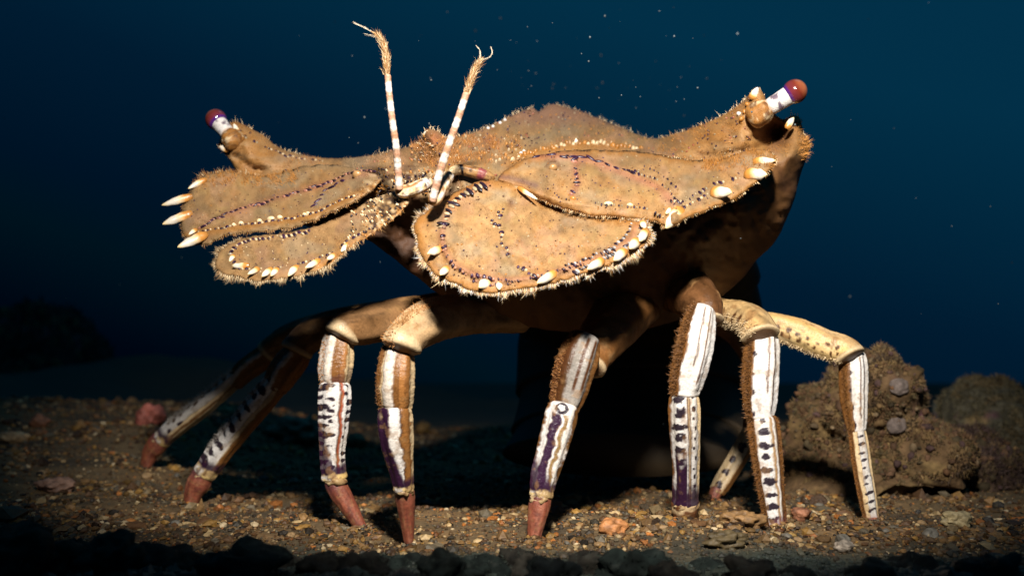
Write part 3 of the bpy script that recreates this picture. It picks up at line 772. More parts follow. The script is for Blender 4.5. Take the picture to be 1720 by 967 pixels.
dotted(B, r4, [(846, 352), (840, 372), (842, 392), (848, 415), (862, 440), (890, 458)], 9, 4, 2.6, dark=PURP * 1.5, pale=CREAM * .85, miss=.1, jit=2)
dotted(B, r4, [(836, 358), (830, 378)], 9, 3, 2.6, dark=PURP, pale=CREAM * .85, miss=0, jit=3)
for x, y in scatter_in(r4, 240, 700, 1085, 310, 485):
        k = random.uniform(.5, 1)
        B.add(r4, x, y, 2.6 * k, 1.9 * k, .0003, random.uniform(0, 3), random.choice([PURP * 1.5, DBROWN, DBROWN, DBROWN, CREAM * .45, ORG, ORG]))
B.build("shovel_tubercles", M_SPINE, r4o, BASE)
for p0, p1, w in [((744, 416, .2455), (712, 428, .2415), 15), ((752, 448, .241), (738, 464, .2375), 14), ((826, 470, .2375), (800, 484, .234), 19), ((838, 472, .2372), (838, 488, .234), 13), ((935, 457, .2385), (902, 476, .2345), 17),
                  ((1014, 436, .241), (984, 454, .2365), 17), ((1052, 420, .2425), (1028, 437, .239), 17), ((1072, 402, .2445), (1056, 419, .241), 18), ((1086, 386, .2465), (1076, 403, .243), 16), ((1078, 371, .249), (1084, 384, .2455), 12), ((870, 314, .2605), (906, 340, .258), 9)]:
    spine(r4o, BASE, p0, p1, w)

# left-hand (picture) second segment
l2_outline = [(640, 298, .270), (615, 288, .280), (585, 280, .292), (540, 276, .305), (490, 284, .315), (445, 294, .320), (400, 290, .320), (365, 288, .318), (343, 294, .315), (328, 308, .312), (316, 324, .309), (306, 348, .305), (303, 372, .300), (306, 392, .295),
              (318, 406, .289), (350, 411, .284), (378, 396, .282), (430, 390, .278), (488, 384, .273), (520, 374, .270), (562, 356, .267), (590, 342, .265), (625, 322, .265)]
l2_inner = [(560, 310, .288), (480, 320, .300), (400, 330, .306), (340, 350, .302), (400, 370, .291), (480, 355, .285), (560, 335, .276)]
def l2_relief(x, y):
    z = -.0015 * np.exp(-(line_dist(x, y, [(640, 290), (590, 298), (520, 318), (450, 338), (380, 362), (345, 380)]) / 6.0) ** 2)
    z = z - .0017 * np.exp(-(line_dist(x, y, [(330, 395), (390, 382), (450, 376), (510, 366), (570, 345), (620, 318)]) / 6.0) ** 2)
    return z - .0014 * np.exp(-((x - 598) / 9) ** 2 - ((y - 295) / 6) ** 2)
l2 = Plate(l2_outline, l2_inner, dome=.0022, domew=10, thick=.003, relief=l2_relief, spacing=3.2, jag=1.5, seed=4)
def l2_paint(x, y, d):
    c = tan_paint(x, y, d, 70, rimc=TAN2, rimw=10, base=TAN * .6 + TAN2 * .4)
    c = mix(c, ORG * .9, smooth(8, -4, y - np.interp(x, [300, 420, 520, 640], [400, 382, 366, 310])) * smooth(-14, -2, y - np.interp(x, [300, 420, 520, 640], [400, 382, 366, 310])) * .8)
    ms = smooth(575, 640, x); mo = fbm(x / 8, y / 5, 0, 95, 3)
    c = mix(c, CREAM * .7, smooth(.3, .7, mo) * ms * .7); c = mix(c, DBROWN, smooth(.15, .5, -mo) * ms * .8)
    c = mix(c, (.25, .09, .05), np.exp(-(line_dist(x, y, [(640, 288), (590, 297), (520, 317), (450, 337), (380, 361)]) / 6) ** 2) * .45)
    return c
l2o = l2.build("antenna_segment", l2_paint, M_SHELL, lob, BASE)
fuzz_on(H_l2, l2, 12000, .00045, .00007, lean=(-.1, -.3, .3))
fuzz_on(H_l2, l2, 900, .0013, .00014, lean=(-.5, -.2, .6), region=lambda x, y: (y < 312) * (x < 500) * 1.0, col=ORG)
shovel_fringe(H_l2, l2, 1100, .0020, [ORG, TAN, CREAM * .8], lambda x, y: (y < 300) & (x < 440), lean=(-.3, -.2, .3), wid=.00018)
shovel_fringe(H_l2, l2, 1500, .0008, [TAN, TAN2, ORG], lambda x, y: (y >= 300) & (x < 600))
H_l2.build("setae_fringe", M_FUZZ, l2o, BASE)
B = Bumps()
dotted(B, l2, [(628, 276 + 12), (600, 288), (570, 299), (535, 313), (495, 325), (450, 338), (410, 350), (370, 364), (340, 380)], 8.5, 6, 2.0, dark=PURP * .9, pale=(.45, .2, .13), tilt=.25, miss=.05)
dotted(B, l2, [(575, 303), (555, 315), (540, 330), (528, 346)], 9, 6, 2.2, dark=PURP, tilt=.3, miss=0)
dotted(B, l2, [(330, 392), (370, 383), (420, 376), (470, 370), (515, 362), (550, 347), (590, 330)], 10, 4, 2.2, dark=PURP, pale=CREAM * .9, pale_off=5, miss=.05)
for x, y, a in ((455, 368, 8), (470, 366, 6), (518, 360, 6), (512, 362, 5), (405, 376, 5), (393, 379, 4), (436, 372, 5)):
    B.add(l2, x, y, a, a * .55, .0009, -.2, CREAM)
B.add(l2, 600, 294, 9, 6, .0014, -.3, TAN * 1.2)
for x, y in scatter_in(l2, 200, 310, 640, 285, 405):
        B.add(l2, x, y, random.uniform(.9, 2.2), random.uniform(.8, 1.6), .00025, random.uniform(0, 3), random.choice([PURP * 1.5, DBROWN, DBROWN, CREAM * .45, ORG]))
B.build("segment_tubercles", M_SPINE, l2o, BASE)
for p0, p1, w in [((346, 300, .3115), (311, 318, .309), 11), ((322, 329, .3055), (270, 344, .303), 15), ((322, 357, .3005), (270, 377, .298), 17), ((346, 392, .287), (298, 418, .283), 19), ((330, 384, .290), (314, 396, .288), 8)]:
    spine(l2o, BASE, p0, p1, w)

# left-hand (picture) shovel
l4_outline = [(688, 322, .255), (660, 322, .262), (625, 334, .266), (590, 352, .269), (562, 366, .271), (530, 380, .272), (480, 391, .275), (430, 396, .278), (398, 404, .277), (375, 416, .273), (361, 438, .267), (367, 456, .262), (405, 467, .256), (438, 473, .252),
              (478, 468, .249), (518, 460, .247), (556, 443, .246), (588, 416, .2465), (626, 392, .247), (662, 366, .248), (684, 345, .251)]
l4_inner = [(640, 355, .259), (580, 395, .259), (500, 420, .263), (430, 430, .266), (400, 435, .266)]
L4_RIDGE = [(560, 372), (500, 392), (440, 400), (402, 410), (384, 428), (392, 444), (420, 455), (470, 454), (520, 446), (550, 430), (585, 404), (620, 384)]
def l4_relief(x, y):
    return -.0012 * np.exp(-(line_dist(x, y, L4_RIDGE) / 5.0) ** 2) - .0006 * fbm(x / 9, y / 6, 0, 91, 3) * smooth(590, 640, x)
l4 = Plate(l4_outline, l4_inner, dome=.0018, domew=10, thick=.003, relief=l4_relief, spacing=3.2, jag=1.6, seed=5)
def l4_paint(x, y, d):
    c = tan_paint(x, y, d, 90, rimc=TAN, rimw=10, base=TAN * .75 + TAN2 * .25)
    c = mix(c, ORG, np.exp(-(line_dist(x, y, [(540, 452), (590, 418), (640, 386), (680, 350)]) / 9) ** 2) * .8)
    mo = fbm(x / 6, y / 5, 0, 93, 3); ms = smooth(585, 640, x)
    c = mix(c, CREAM * .8, smooth(.2, .6, mo) * ms * .8); c = mix(c, BLACK, smooth(.15, .5, -mo) * ms * .85)
    return c
l4o = l4.build("antenna_shovel", l4_paint, M_SHELL, lob, BASE)
fuzz_on(H_l4, l4, 9000, .00042, .00007, lean=(0, -.3, .2))
shovel_fringe(H_l4, l4, 3600, .0016, [TAN, CREAM * .8, TAN2, CREAM * .6], lambda x, y: (y > 400) & (x < 600))
shovel_fringe(H_l4, l4, 500, .0012, [ORG, TAN], lambda x, y: (x >= 590) & (y > 350))
H_l4.build("setae_fringe", M_FUZZ, l4o, BASE)
B = Bumps()
dotted(B, l4, [(520, 388), (470, 398), (430, 402), (400, 412), (388, 426), (392, 440)], 8, 5.5, 2.2, dark=PURP * 1.2, pale=CREAM, pale_off=5, miss=.05, tilt=.9)
dotted(B, l4, [(395, 446), (420, 452), (470, 450), (520, 440), (556, 424), (590, 402), (630, 380)], 10, 4, 2.2, dark=PURP * 1.2, pale=CREAM * .9, miss=.1)
for x, y in scatter_in(l4, 150, 585, 690, 325, 400):
        B.add(l4, x, y, random.uniform(1.5, 3.2), random.uniform(1, 2), .0006, random.uniform(0, 3), random.choice([BLACK, BLACK, CREAM, CREAM * .8, ORG]))
for x, y in scatter_in(l4, 100, 400, 590, 395, 460):
        B.add(l4, x, y, random.uniform(.9, 2.0), random.uniform(.8, 1.4), .00025, random.uniform(0, 3), random.choice([PURP * 1.5, DBROWN, CREAM * .7]))
B.build("shovel_tubercles", M_SPINE, l4o, BASE)
for p0, p1, w in [((418, 446, .2595), (386, 446, .2605), 13), ((392, 428, .266), (384, 440, .264), 9), ((434, 450, .257), (416, 463, .254), 11), ((456, 450, .2545), (436, 467, .251), 12), ((466, 450, .254), (452, 467, .250), 11), ((500, 446, .252), (480, 464, .2475), 13), ((536, 436, .2505), (514, 453, .247), 12), ((562, 426, .250), (550, 440, .246), 11), ((585, 408, .250), (573, 424, .247), 10)]:
    spine(l4o, BASE, p0, p1, w)

# --- eyes on stalks
def eye(ball, r, root, w, name="eye_stalk"):
    b, a = at(*ball), at(*root)
    n = 20; u = np.linspace(0, 1, n)
    rw = w * .5 * root[2] / F
    cols = np.repeat(WHITE[None] * .85, n, 0)
    end = a + (b - a) * .93
    V, Fq, C = lathe(a, end, rw, np.interp(u, [0, .25, .6, 1], [.82, .90, .94, .98]), cols, m=28)
    C = C.reshape(n, 28, 3); TH, UU = np.meshgrid(np.arange(28) / 28 * 2 * np.pi, u)
    C = mix(C, PURP * 2.2, smooth(.1, .04, np.abs(np.sin(TH) * .5 + (UU - .55) * .7 + .05 * fbm(UU * 8, TH * 2, 0, 3, 2))) * smooth(.2, .3, UU) * smooth(.8, .7, UU) * .9)
    C = mix(C, PURP * 2.5, smooth(.22, .42, fbm(UU * 5, np.cos(TH) * 1.6, np.sin(TH) * 1.6, int(r), 2)) * smooth(.15, .3, UU) * .85)
    C = mix(C, (.30, .22, .45), smooth(.86, .97, UU) * .8)
    C = mix(C, ORG, smooth(.16, .02, UU) * .7)
    st = link(name, make_mesh(name, V - BASE, Fq, C.reshape(-1, 3)), M_LEG, lob)
    rr = r * ball[2] / F
    ax = (b - a) / np.linalg.norm(b - a)
    h = S4_V @ ax
    cc = ramp_cols([(0, (.05, .015, .12)), (.26, (.07, .015, .14)), (.33, (.13, .02, .03)), (.62, (.13, .02, .010)), (1, (.34, .11, .04))], 101)[np.clip(((h + 1) * 50).astype(int), 0, 100)]
    def sock(U, s, f, seed):
        c = np.broadcast_to(ORG * .9, U.shape + (3,)).copy()
        c = mix(c, CREAM * .8, smooth(.1, .6, fbm(U * 5, s * 2, f * 2, seed, 3))); c = mix(c, DBROWN, smooth(.1, .6, fbm(U * 6, s * 2.4, f * 2.4, seed + 3, 3)) * .8)
        return c
    ro, ba = np.array(root), np.array(ball); dv = (ro - ba)
    tube("eye_socket", [(*(ro + dv * .75)[:3], w * 1.25), (*(ro + dv * .25)[:3], w * 1.22), (*(ro - dv * .18)[:3], w * 1.14)], sock, M_SHELL, lob, BASE, n=36, m=30, flat=.9, caps=(.25, .42), ridge=.05, seed=int(r) * 3, grime=.6)
    link("eyeball", make_mesh("eyeball", b + S4_V * rr - BASE, S4_F, cc), M_EYE, st)
eye((1335, 154, .279), 21, (1290, 182, .2815), 34)
eye((363, 201, .330), 18, (384, 226, .3275), 29)

# --- antennules with feathery tips
def antennule(pts, tuft, wpx, curl):
    n = 150
    def pnt(U, s, f, seed):
        x = np.abs(((U * 6.2) % 1) - .5) * 2
        c = np.broadcast_to(WHITE, U.shape + (3,)).copy()
        c = mix(c, (.38, .17, .07), smooth(.30, .72, x + .18 * fbm(U * 30, s, f, 4, 2)) * .8)
        c = mix(c, (.38, .15, .08), smooth(.88, 1.0, x) * .6)
        return c
    res = tube("antennule", [(x, y, Y, w) for x, y, Y, w in pts], pnt, M_LEG, lob, BASE, n=n, m=18, flat=1.0, caps=(.02, .02), ridge=0, seed=4, nodes=6.2)
    Hh = Hairs()
    T = catmull(tuft, 60)
    P = at(T[:, 0], T[:, 1], T[:, 2])
    ax = np.gradient(P, axis=0); ax /= np.linalg.norm(ax, axis=1)[:, None]
    w = np.interp(np.linspace(0, 1, 60), [0, .3, .65, 1], [7, 8, 6, 2]) * .5 * T[:, 2] / F
    nh = 900
    k = RNG.integers(0, 46, nh)
    off = RNG.normal(size=(nh, 3)) * .55
    off -= ax[k] * (off * ax[k]).sum(1)[:, None]
    Hh.add(P[k] + off * w[k][:, None], ax[k] + off * .15 + RNG.normal(size=(nh, 3)) * .07, .0022 * RNG.uniform(.6, 1.2, nh), .00013, np.array([ORG * .7, TAN, TAN2, CREAM * .8])[RNG.integers(0, 4, nh)])
    for c in curl:
        Q = catmull(c, 18); q = at(Q[:, 0], Q[:, 1], Q[:, 2]); d = np.diff(q, axis=0)
        for z in range(2):
            Hh.add(q[:-1] + RNG.normal(size=(1, 3)) * .00015, d, np.linalg.norm(d, axis=1) * 1.6, .00012, CREAM * np.array((.8, .9, 1.1)))
    Hh.build("feathery_tip", M_FUZZ, res[0], BASE)
    # the fleshy core of the tip
    def pc(U, s, f, seed):
        return mix(np.broadcast_to(ORG * .8, U.shape + (3,)).copy(), CREAM, smooth(.0, .5, fbm(U * 20, s * 2, f * 2, 8, 2)) * .5)
    tube("tip_core", [(t[0], t[1], t[2], ww) for t, ww in zip(tuft, np.interp(np.linspace(0, 1, len(tuft)), [0, .35, .7, 1], [8, 10, 7, 1]))], pc, M_TIP, res[0], BASE, n=40, m=12, caps=(.05, .05), ridge=0)
antennule([(671, 320, .2515, 13), (669, 290, .250, 13), (665, 245, .247, 12.5), (658, 195, .245, 12), (653, 150, .244, 12), (651, 124, .2435, 12)],
          [(651, 127, .2435), (649, 105, .243), (645, 80, .243), (636, 62, .243), (622, 52, .243)], 12,
          [[(636, 64, .243), (618, 50, .243), (592, 38, .2425)], [(640, 70, .243), (628, 62, .243), (612, 58, .243)]])
antennule([(726, 340, .247, 13), (733, 310, .2455, 14), (743, 275, .244, 14), (756, 237, .2425, 13.5), (769, 200, .241, 13), (780, 167, .240, 13), (784, 155, .240, 13)],
          [(783, 160, .240), (790, 138, .240), (798, 118, .240), (806, 104, .240), (812, 96, .240)], 13,
          [[(808, 102, .240), (822, 98, .240), (827, 90, .240), (825, 80, .240)], [(806, 100, .240), (806, 86, .240), (800, 78, .240)]])
def ped_paint(U, s, f, seed):
    c = np.broadcast_to(CREAM, U.shape + (3,)).copy()
    c = mix(c, WHITE, smooth(-.1, .4, fbm(U * 9, s * 1.5, f * 1.5, seed, 2)))
    c = mix(c, BLACK, smooth(.25, .5, fbm(U * 10, s * 2, f * 2, seed + 5, 2)) * .85)
    c = mix(c, BROWN * 1.3, smooth(.0, .35, fbm(U * 3, s * 1.2, f * 1.2, seed + 8, 2)) * .9)
    return mix(c, ORG * .8, smooth(.14, 0, U) * .8 + smooth(.86, 1, U) * .8)
tube("antennule_stalk", [(664, 322, .2535, 20), (685, 321, .2525, 22), (706, 313, .254, 22), (724, 304, .259, 18)], ped_paint, M_LEG, lob, BASE, n=50, m=24, caps=(.15, .1), seed=11)
tube("antennule_stalk", [(722, 344, .249, 22), (733, 330, .249, 24), (742, 312, .252, 22), (756, 292, .258, 20)], ped_paint, M_LEG, lob, BASE, n=50, m=24, caps=(.15, .1), seed=14)
def ped_brown(U, s, f, seed):
    c = np.broadcast_to(TAN, U.shape + (3,)).copy()
    c = mix(c, BROWN, smooth(-.1, .5, fbm(U * 6, s * 2, f * 2, seed, 3)))
    c = mix(c, CREAM, smooth(.30, .22, U + .06 * fbm(U * 20, s * 3, f * 3, seed + 2, 2)) * .9)
    c = mix(c, BLACK, smooth(.045, .02, np.abs(U - .33 + .03 * s)) + smooth(.3, .6, fbm(U * 14, s * 3, f * 3, seed + 4, 2)) * .7)
    return mix(c, (.20, .03, .06), smooth(.1, .05, np.abs(U - .72)) * .7)
tube("antennule_stalk", [(752, 292, .264, 14), (770, 285, .2655, 17), (790, 288, .2655, 19), (812, 294, .2655, 19), (832, 300, .266, 12)], ped_brown, M_LEG, lob, BASE, n=50, m=24, caps=(.15, .15), seed=17)

# --- legs
def zones(U, s, bands, seed, wob=.10, fq=9):
    """longitudinal bands across the width: [(s_edge, colour), ...] from -1 on"""
    w = s + wob * fbm(U * fq, s * .8, 0, seed, 3)
    c = np.broadcast_to(np.array(bands[0][1], float), U.shape + (3,)).copy()
    e2 = .04 * fbm(U * 26, s * 2, 0, seed + 41, 2)
    for e, col in bands[1:]:
        c = mix(c, col, smooth(e - .05, e + .05, w + e2))
    for e, col in bands[1:]:
        c = mix(c, DBROWN, smooth(.055, .015, np.abs(w + e2 - e)) * .45)
    return c

def blotches(c, U, s, cs, hw, N, u0=0.02, u1=.98, seed=0, col=BLACK * 1.6, fill=.33, slant=0.0):
    x = U * N + slant * s; k = np.floor(x); fr = x - k - .5
    j = _h(k, k * 0, k * 0, seed + 3); j2 = _h(k, k * 0 + 2, k * 0, seed + 9)
    e = ((fr - (j2 - .5) * .2) / (fill * (.7 + .5 * j))) ** 2 + ((s - cs - (j - .5) * .18) / (hw * (.7 + .6 * j2))) ** 2
    m = smooth(1.35, .75, e + .9 * fbm(U * 26, s * 3.5, 0, seed, 3)) * .98 * (U > u0) * (U < u1)
    return mix(c, col, m)

def knuckle(c, U, s, seed, u0=.90):
    c = mix(c, PURP * 1.3, smooth(u0 - .10, u0 - .03, U + .03 * s) * .95)
    c = mix(c, (.36, .24, .11), smooth(u0 - .01, u0 + .02, U + .025 * fbm(U * 20, s * 3, 0, seed + 2, 2)))
    c = mix(c, WHITE * .85, smooth(u0, u0 + .03, U) * smooth(.1, -.4, s + .5 * fbm(U * 20, s * 3, 0, seed + 5, 2)) * .8)
    c = mix(c, DBROWN, smooth(.3, .6, fbm(U * 26, s * 4, 0, seed + 8, 2)) * smooth(u0, u0 + .03, U) * .7)
    c = mix(c, (.6, .42, .16), smooth(.1, .5, fbm(U * 30, s * 3, 0, seed, 2)) * smooth(u0, u0 + .03, U) * .8)
    return mix(c, BROWN * .6, smooth(.975, .99, U) * .7)

def merus_paint(pale, band=None):  # shaded upper legs get a darkened base colour in place of shade
    def p(U, s, f, seed):
        c = np.broadcast_to(np.array(pale, float), U.shape + (3,)).copy()
        c = mix(c, np.array(pale) * .35, smooth(.0, .6, fbm(U * 5, s * 1.8, f * 1.8, seed, 4)) * .7)
        c = mix(c, np.array(pale) * 1.5, smooth(.1, .7, fbm(U * 9, s * 1.2, f * 1.2, seed + 3, 3)) * .5)
        return c if band is None else band(c, U, s, seed)
    return p

def carpus_pale(lines, brown_to, side=-1, spots=True):
    def p(U, s, f, seed):
        c = np.broadcast_to(WHITE, U.shape + (3,)).copy()
        w = s * side + .10 * fbm(U * 9, s, 0, seed, 3)        # w = 1 on the brown flank
        c = mix(c, BROWN * .85, smooth(brown_to - .05, brown_to + .05, w))
        c = mix(c, DBROWN, smooth(.045, .02, np.abs(w - brown_to)) * .6)
        for l, a, b in lines:
            k = np.abs(s - l - .03 * fbm(U * 8, 0 * s, 0, seed + 7, 2))
            c = mix(c, DBROWN, smooth(.065, .03, k) * smooth(a, a + .04, U) * smooth(b, b - .04, U))
        if spots:
            c = blotches(c, U, s, side * brown_to * .80, .07, 5, seed=seed, fill=.16)
        c = mix(c, BROWN, smooth(.07, .0, U) * .9); c = mix(c, (.55, .35, .2), smooth(.95, 1, U) * .8)
        return c
    return p

def tip_paint(U, s, f, seed):
    c = np.broadcast_to(np.array((.235, .066, .036)), U.shape + (3,)).copy()
    c = mix(c, (.36, .14, .085), smooth(0, .6, fbm(U * 2, s * 4, f * 3, seed, 3)) * .6)
    c = mix(c, (.10, .025, .02), smooth(.1, .6, fbm(U * 5, s * 3, f * 3, seed + 9, 3)) * .6)
    c = mix(c, PURP * 1.5, smooth(.2, .0, U + .1 * s) * .6)
    return mix(c, (.30, .17, .12), smooth(.88, 1.0, U) * .4)

TIPS = []
def build_leg(upper, mid, shin, tip, mp, cp, sp, tp=tip_paint, seed=0, flat=.75, label=None):
    a = tube("leg", upper, mp, M_LEG, lob, BASE, n=90, m=48, flat=.78, caps=(.02, .025), ridge=.035, seed=seed, grime=.85, sleeve=True)
    if label: a[0]["label"] = label
    b = tube("knee_segment", mid, cp, M_LEG, a[0], BASE, n=110, m=72, flat=flat, caps=(.07, .035), ridge=.075, seed=seed + 1, swell=.02, rimmed=True)
    c = tube("shin_segment", shin, sp, M_LEG, a[0], BASE, n=150, m=80, flat=flat, caps=(.045, .03), ridge=.065, rimmed=True, seed=seed + 2)
    tip = tip[:-1] + [(tip[-1][0], tip[-1][1] + 9, tip[-1][2], tip[-1][3])]      # the tip digs into the sand
    TIPS.append(at(tip[-1][0], tip[-1][1], tip[-1][2]))
    d = tube("leg_tip", tip, tp, M_TIP, a[0], BASE, n=50, m=28, flat=.8, caps=(.08, .12), ridge=.04, seed=seed + 3)
    # condyle collar between shin and tip
    k = shin[-1]; V = stone_shape(seed, S2_V, (1, .9, .6), .35, 2.2)
    r = k[3] * .42 * k[2] / F; cen = at(k[0], k[1] - 2, k[2])
    cc = np.broadcast_to(np.array((.34, .22, .10)), V.shape).copy(); cc = mix(cc, CREAM * .8, smooth(-.1, .5, V[:, 0] * -1) * .6); cc = mix(cc, (.12, .05, .02), smooth(.1, .6, fbm(V[:, 0] * 3, V[:, 1] * 3, V[:, 2] * 3, seed, 2)))
    link("joint_collar", make_mesh("joint_collar", cen + V * r - BASE, S2_F, cc), M_LEG, a[0])
    return a, b, c, d

GREY = np.array((.60, .53, .46))
# front leg, picture left of centre
def cpA(U, s, f, seed):
    c = zones(U, s, [(-1, BROWN * .8), (-.86, CREAM * .8), (-.72, GREY), (-.12, BROWN * .9), (.22, BROWN * 1.5), (.55, BROWN), (.8, CREAM * .6)], seed, .07, 5)
    return mix(c, BROWN * .6, smooth(.08, 0, U) * .8 + smooth(.94, 1, U) * .8)
def spA(U, s, f, seed):
    c = zones(U, s, [(-1, CREAM * .6), (-.9, PURP * 1.3), (-.42, WHITE), (.22, DBROWN), (.30, BROWN * 1.2), (.85, CREAM * .7)], seed, .12, 14)
    c = mix(c, PURP * 1.4, smooth(-.05, .1, U * .75 - .45 - (s + .25) * .6 + .05 * fbm(U * 16, s * 3, 0, 6, 2)) * (s < .3))
    return knuckle(c, U, s, seed)
A_ = build_leg([(880, 520, .300, 76), (800, 527, .285, 66), (740, 534, .268, 72), (702, 550, .2555, 72), (680, 570, .2498, 67), (671, 591, .2482, 64)],
          [(670, 576, .2525, 46), (667, 600, .2508, 58), (664, 640, .250, 63), (664, 678, .2515, 60), (664, 692, .252, 50)],
          [(664, 680, .2515, 52), (664, 705, .2515, 59), (668, 750, .253, 54), (675, 795, .255, 40), (679, 826, .2565, 35)],
          [(679, 818, .2565, 30), (681, 840, .258, 32), (684, 872, .2595, 24), (687, 908, .2612, 14)],
          merus_paint((.36, .24, .13)), cpA, spA, seed=100)
# second leg, picture left
def cpC(U, s, f, seed):
    c = zones(U, s, [(-1, GREY * .7), (-.7, GREY), (-.15, BROWN * .9), (.35, BROWN * 1.4), (.62, CREAM * .7)], seed, .08, 5)
    c = mix(c, PURP * 1.6, smooth(.75, .95, U + .15 * s + .1 * fbm(U * 12, s * 3, 0, 4, 2)) * .5)
    return mix(c, BROWN * .6, smooth(.08, 0, U) * .8)
def spC(U, s, f, seed):
    c = zones(U, s, [(-1, WHITE), (.30, DBROWN), (.37, (.33, .07, .03)), (.52, WHITE)], seed, .06, 8)
    c = blotches(c, U, s, -.85, .52, 11, .03, .95, seed, BLACK * 1.7, .30, .35)
    c = blotches(c, U, s, -.2, .22, 9, .05, .9, seed + 4, BLACK * 1.7, .16)
    c = mix(c, PURP * 1.4, smooth(.35, .55, U - .5 * (s + .75) + .08 * fbm(U * 16, s * 3, 0, 7, 2)) * (s < 0) * .9)
    c = blotches(c, U, s, .8, .14, 12, .03, .95, seed + 6, BLACK * 1.7, .25)
    return knuckle(c, U, s, seed, .91)
C_ = build_leg([(820, 512, .310, 60), (740, 520, .300, 58), (660, 536, .288, 66), (612, 546, .280, 64), (582, 554, .2755, 60), (570, 570, .2742, 59)],
          [(569, 556, .2775, 40), (567, 578, .2762, 53), (563, 620, .2755, 57), (562, 650, .276, 48)],
          [(563, 638, .2755, 48), (562, 665, .2755, 56), (560, 715, .2765, 50), (558, 765, .278, 42), (562, 808, .279, 44)],
          [(558, 800, .279, 32), (568, 822, .279, 34), (590, 858, .2795, 26), (616, 892, .2795, 13)],
          merus_paint((.20, .105, .045)), cpC, spC, seed=200)
# rear legs, picture left, sloping out
def cpG(U, s, f, seed):
    return zones(U, s, [(-1, BROWN * .8), (-.6, GREY * .8), (-.2, BROWN), (.4, BROWN * 1.3)], seed, .1, 5)
def spG(U, s, f, seed):
    c = zones(U, s, [(-1, WHITE), (.15, CREAM * .8), (.45, BROWN), (.75, BROWN * 1.3)], seed, .08, 6)
    c = mix(c, WHITE, smooth(.5, .7, U) * (s < .35) * .8)  # lower shin whitened in colour, standing in for light reaching it
    c = blotches(c, U, s, -.75, .55, 11, .03, .92, seed, BLACK * 1.6, .30, -.2)
    return knuckle(c, U, s, seed, .90)
G_ = build_leg([(760, 520, .325, 56), (660, 530, .325, 54), (580, 544, .326, 58), (535, 556, .3265, 56), (508, 575, .3262, 54), (495, 596, .3257, 53)],
          [(505, 578, .3275, 36), (495, 600, .3272, 50), (476, 625, .327, 52), (460, 655, .328, 42)],
          [(470, 636, .3275, 40), (448, 662, .328, 46), (408, 710, .330, 44), (370, 757, .333, 42), (340, 800, .3355, 40)],
          [(344, 792, .3352, 34), (334, 810, .336, 38), (325, 828, .3365, 30), (318, 848, .337, 18)],
          merus_paint((.16, .085, .035)), cpG, spG, seed=300)
def spH(U, s, f, seed):
    c = zones(U, s, [(-1, WHITE), (.05, CREAM * .9), (.35, BROWN * .6), (.55, CREAM * .6)], seed, .08, 6)
    c = blotches(c, U, s, -.95, .35, 12, .03, .8, seed, BROWN * .5, .30, 0)
    c = blotches(c, U, s, -.1, .16, 8, .6, .95, seed, PURP, .25, 0)
    return knuckle(c, U, s, seed, .92)
H_ = build_leg([(700, 520, .350, 46), (600, 535, .358, 46), (530, 550, .366, 46), (485, 566, .3715, 44), (458, 584, .3745, 42), (444, 597, .3755, 41)],
          [(458, 584, .3762, 30), (442, 600, .3768, 39), (412, 622, .381, 38), (392, 645, .384, 30)],
          [(408, 624, .3815, 30), (380, 648, .385, 34), (335, 686, .393, 35), (295, 717, .401, 34), (268, 742, .406, 32)],
          [(274, 734, .405, 30), (262, 748, .407, 32), (252, 762, .409, 26), (244, 778, .4105, 16)],
          merus_paint((.14, .075, .03)), cpG, spH, seed=400)
# front leg, picture right of centre
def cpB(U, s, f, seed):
    c = zones(U, s, [(-1, DBROWN), (-.45, BROWN * .35), (-.28, GREY * .42), (.88, BROWN * .8)], seed, .06, 5)  # greys lowered to paint the body's shade onto this segment
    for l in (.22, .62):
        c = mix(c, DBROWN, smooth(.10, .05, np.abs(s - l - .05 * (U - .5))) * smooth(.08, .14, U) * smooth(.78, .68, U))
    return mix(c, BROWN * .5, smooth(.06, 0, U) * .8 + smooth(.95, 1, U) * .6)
def spB(U, s, f, seed):
    c = zones(U, s, [(-1, BROWN * .8), (-.92, WHITE), (-.50, PURP * 1.3), (.05, WHITE), (.24, (.22, .13, .04)), (.47, WHITE), (.93, BROWN * .6)], seed, .10, 13)
    c = mix(c, WHITE, smooth(.16, .12, U) * (np.abs(s) < .6))
    e = ((U - .085) / .055) ** 2 + ((s + .05) / .42) ** 2
    c = mix(c, BLACK * 1.5, smooth(1.3, 1.0, e) * smooth(.15, .4, e + .3 * fbm(U * 30, s * 4, 0, 3, 2)))
    c = mix(c, PURP * 1.4, smooth(.62, .80, U - .1 * s + .05 * fbm(U * 16, s * 3, 0, 9, 2)) * (s < .5) * .95)
    return knuckle(c, U, s, seed, .915)
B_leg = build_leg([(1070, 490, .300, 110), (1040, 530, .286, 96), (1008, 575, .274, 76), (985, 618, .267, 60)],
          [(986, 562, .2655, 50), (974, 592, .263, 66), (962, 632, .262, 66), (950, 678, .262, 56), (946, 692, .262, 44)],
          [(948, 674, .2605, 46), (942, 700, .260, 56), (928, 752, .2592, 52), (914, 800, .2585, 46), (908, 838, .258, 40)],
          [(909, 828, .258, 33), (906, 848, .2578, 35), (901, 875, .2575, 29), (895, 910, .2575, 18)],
          merus_paint((.16, .07, .022)), cpB, spB, seed=500)
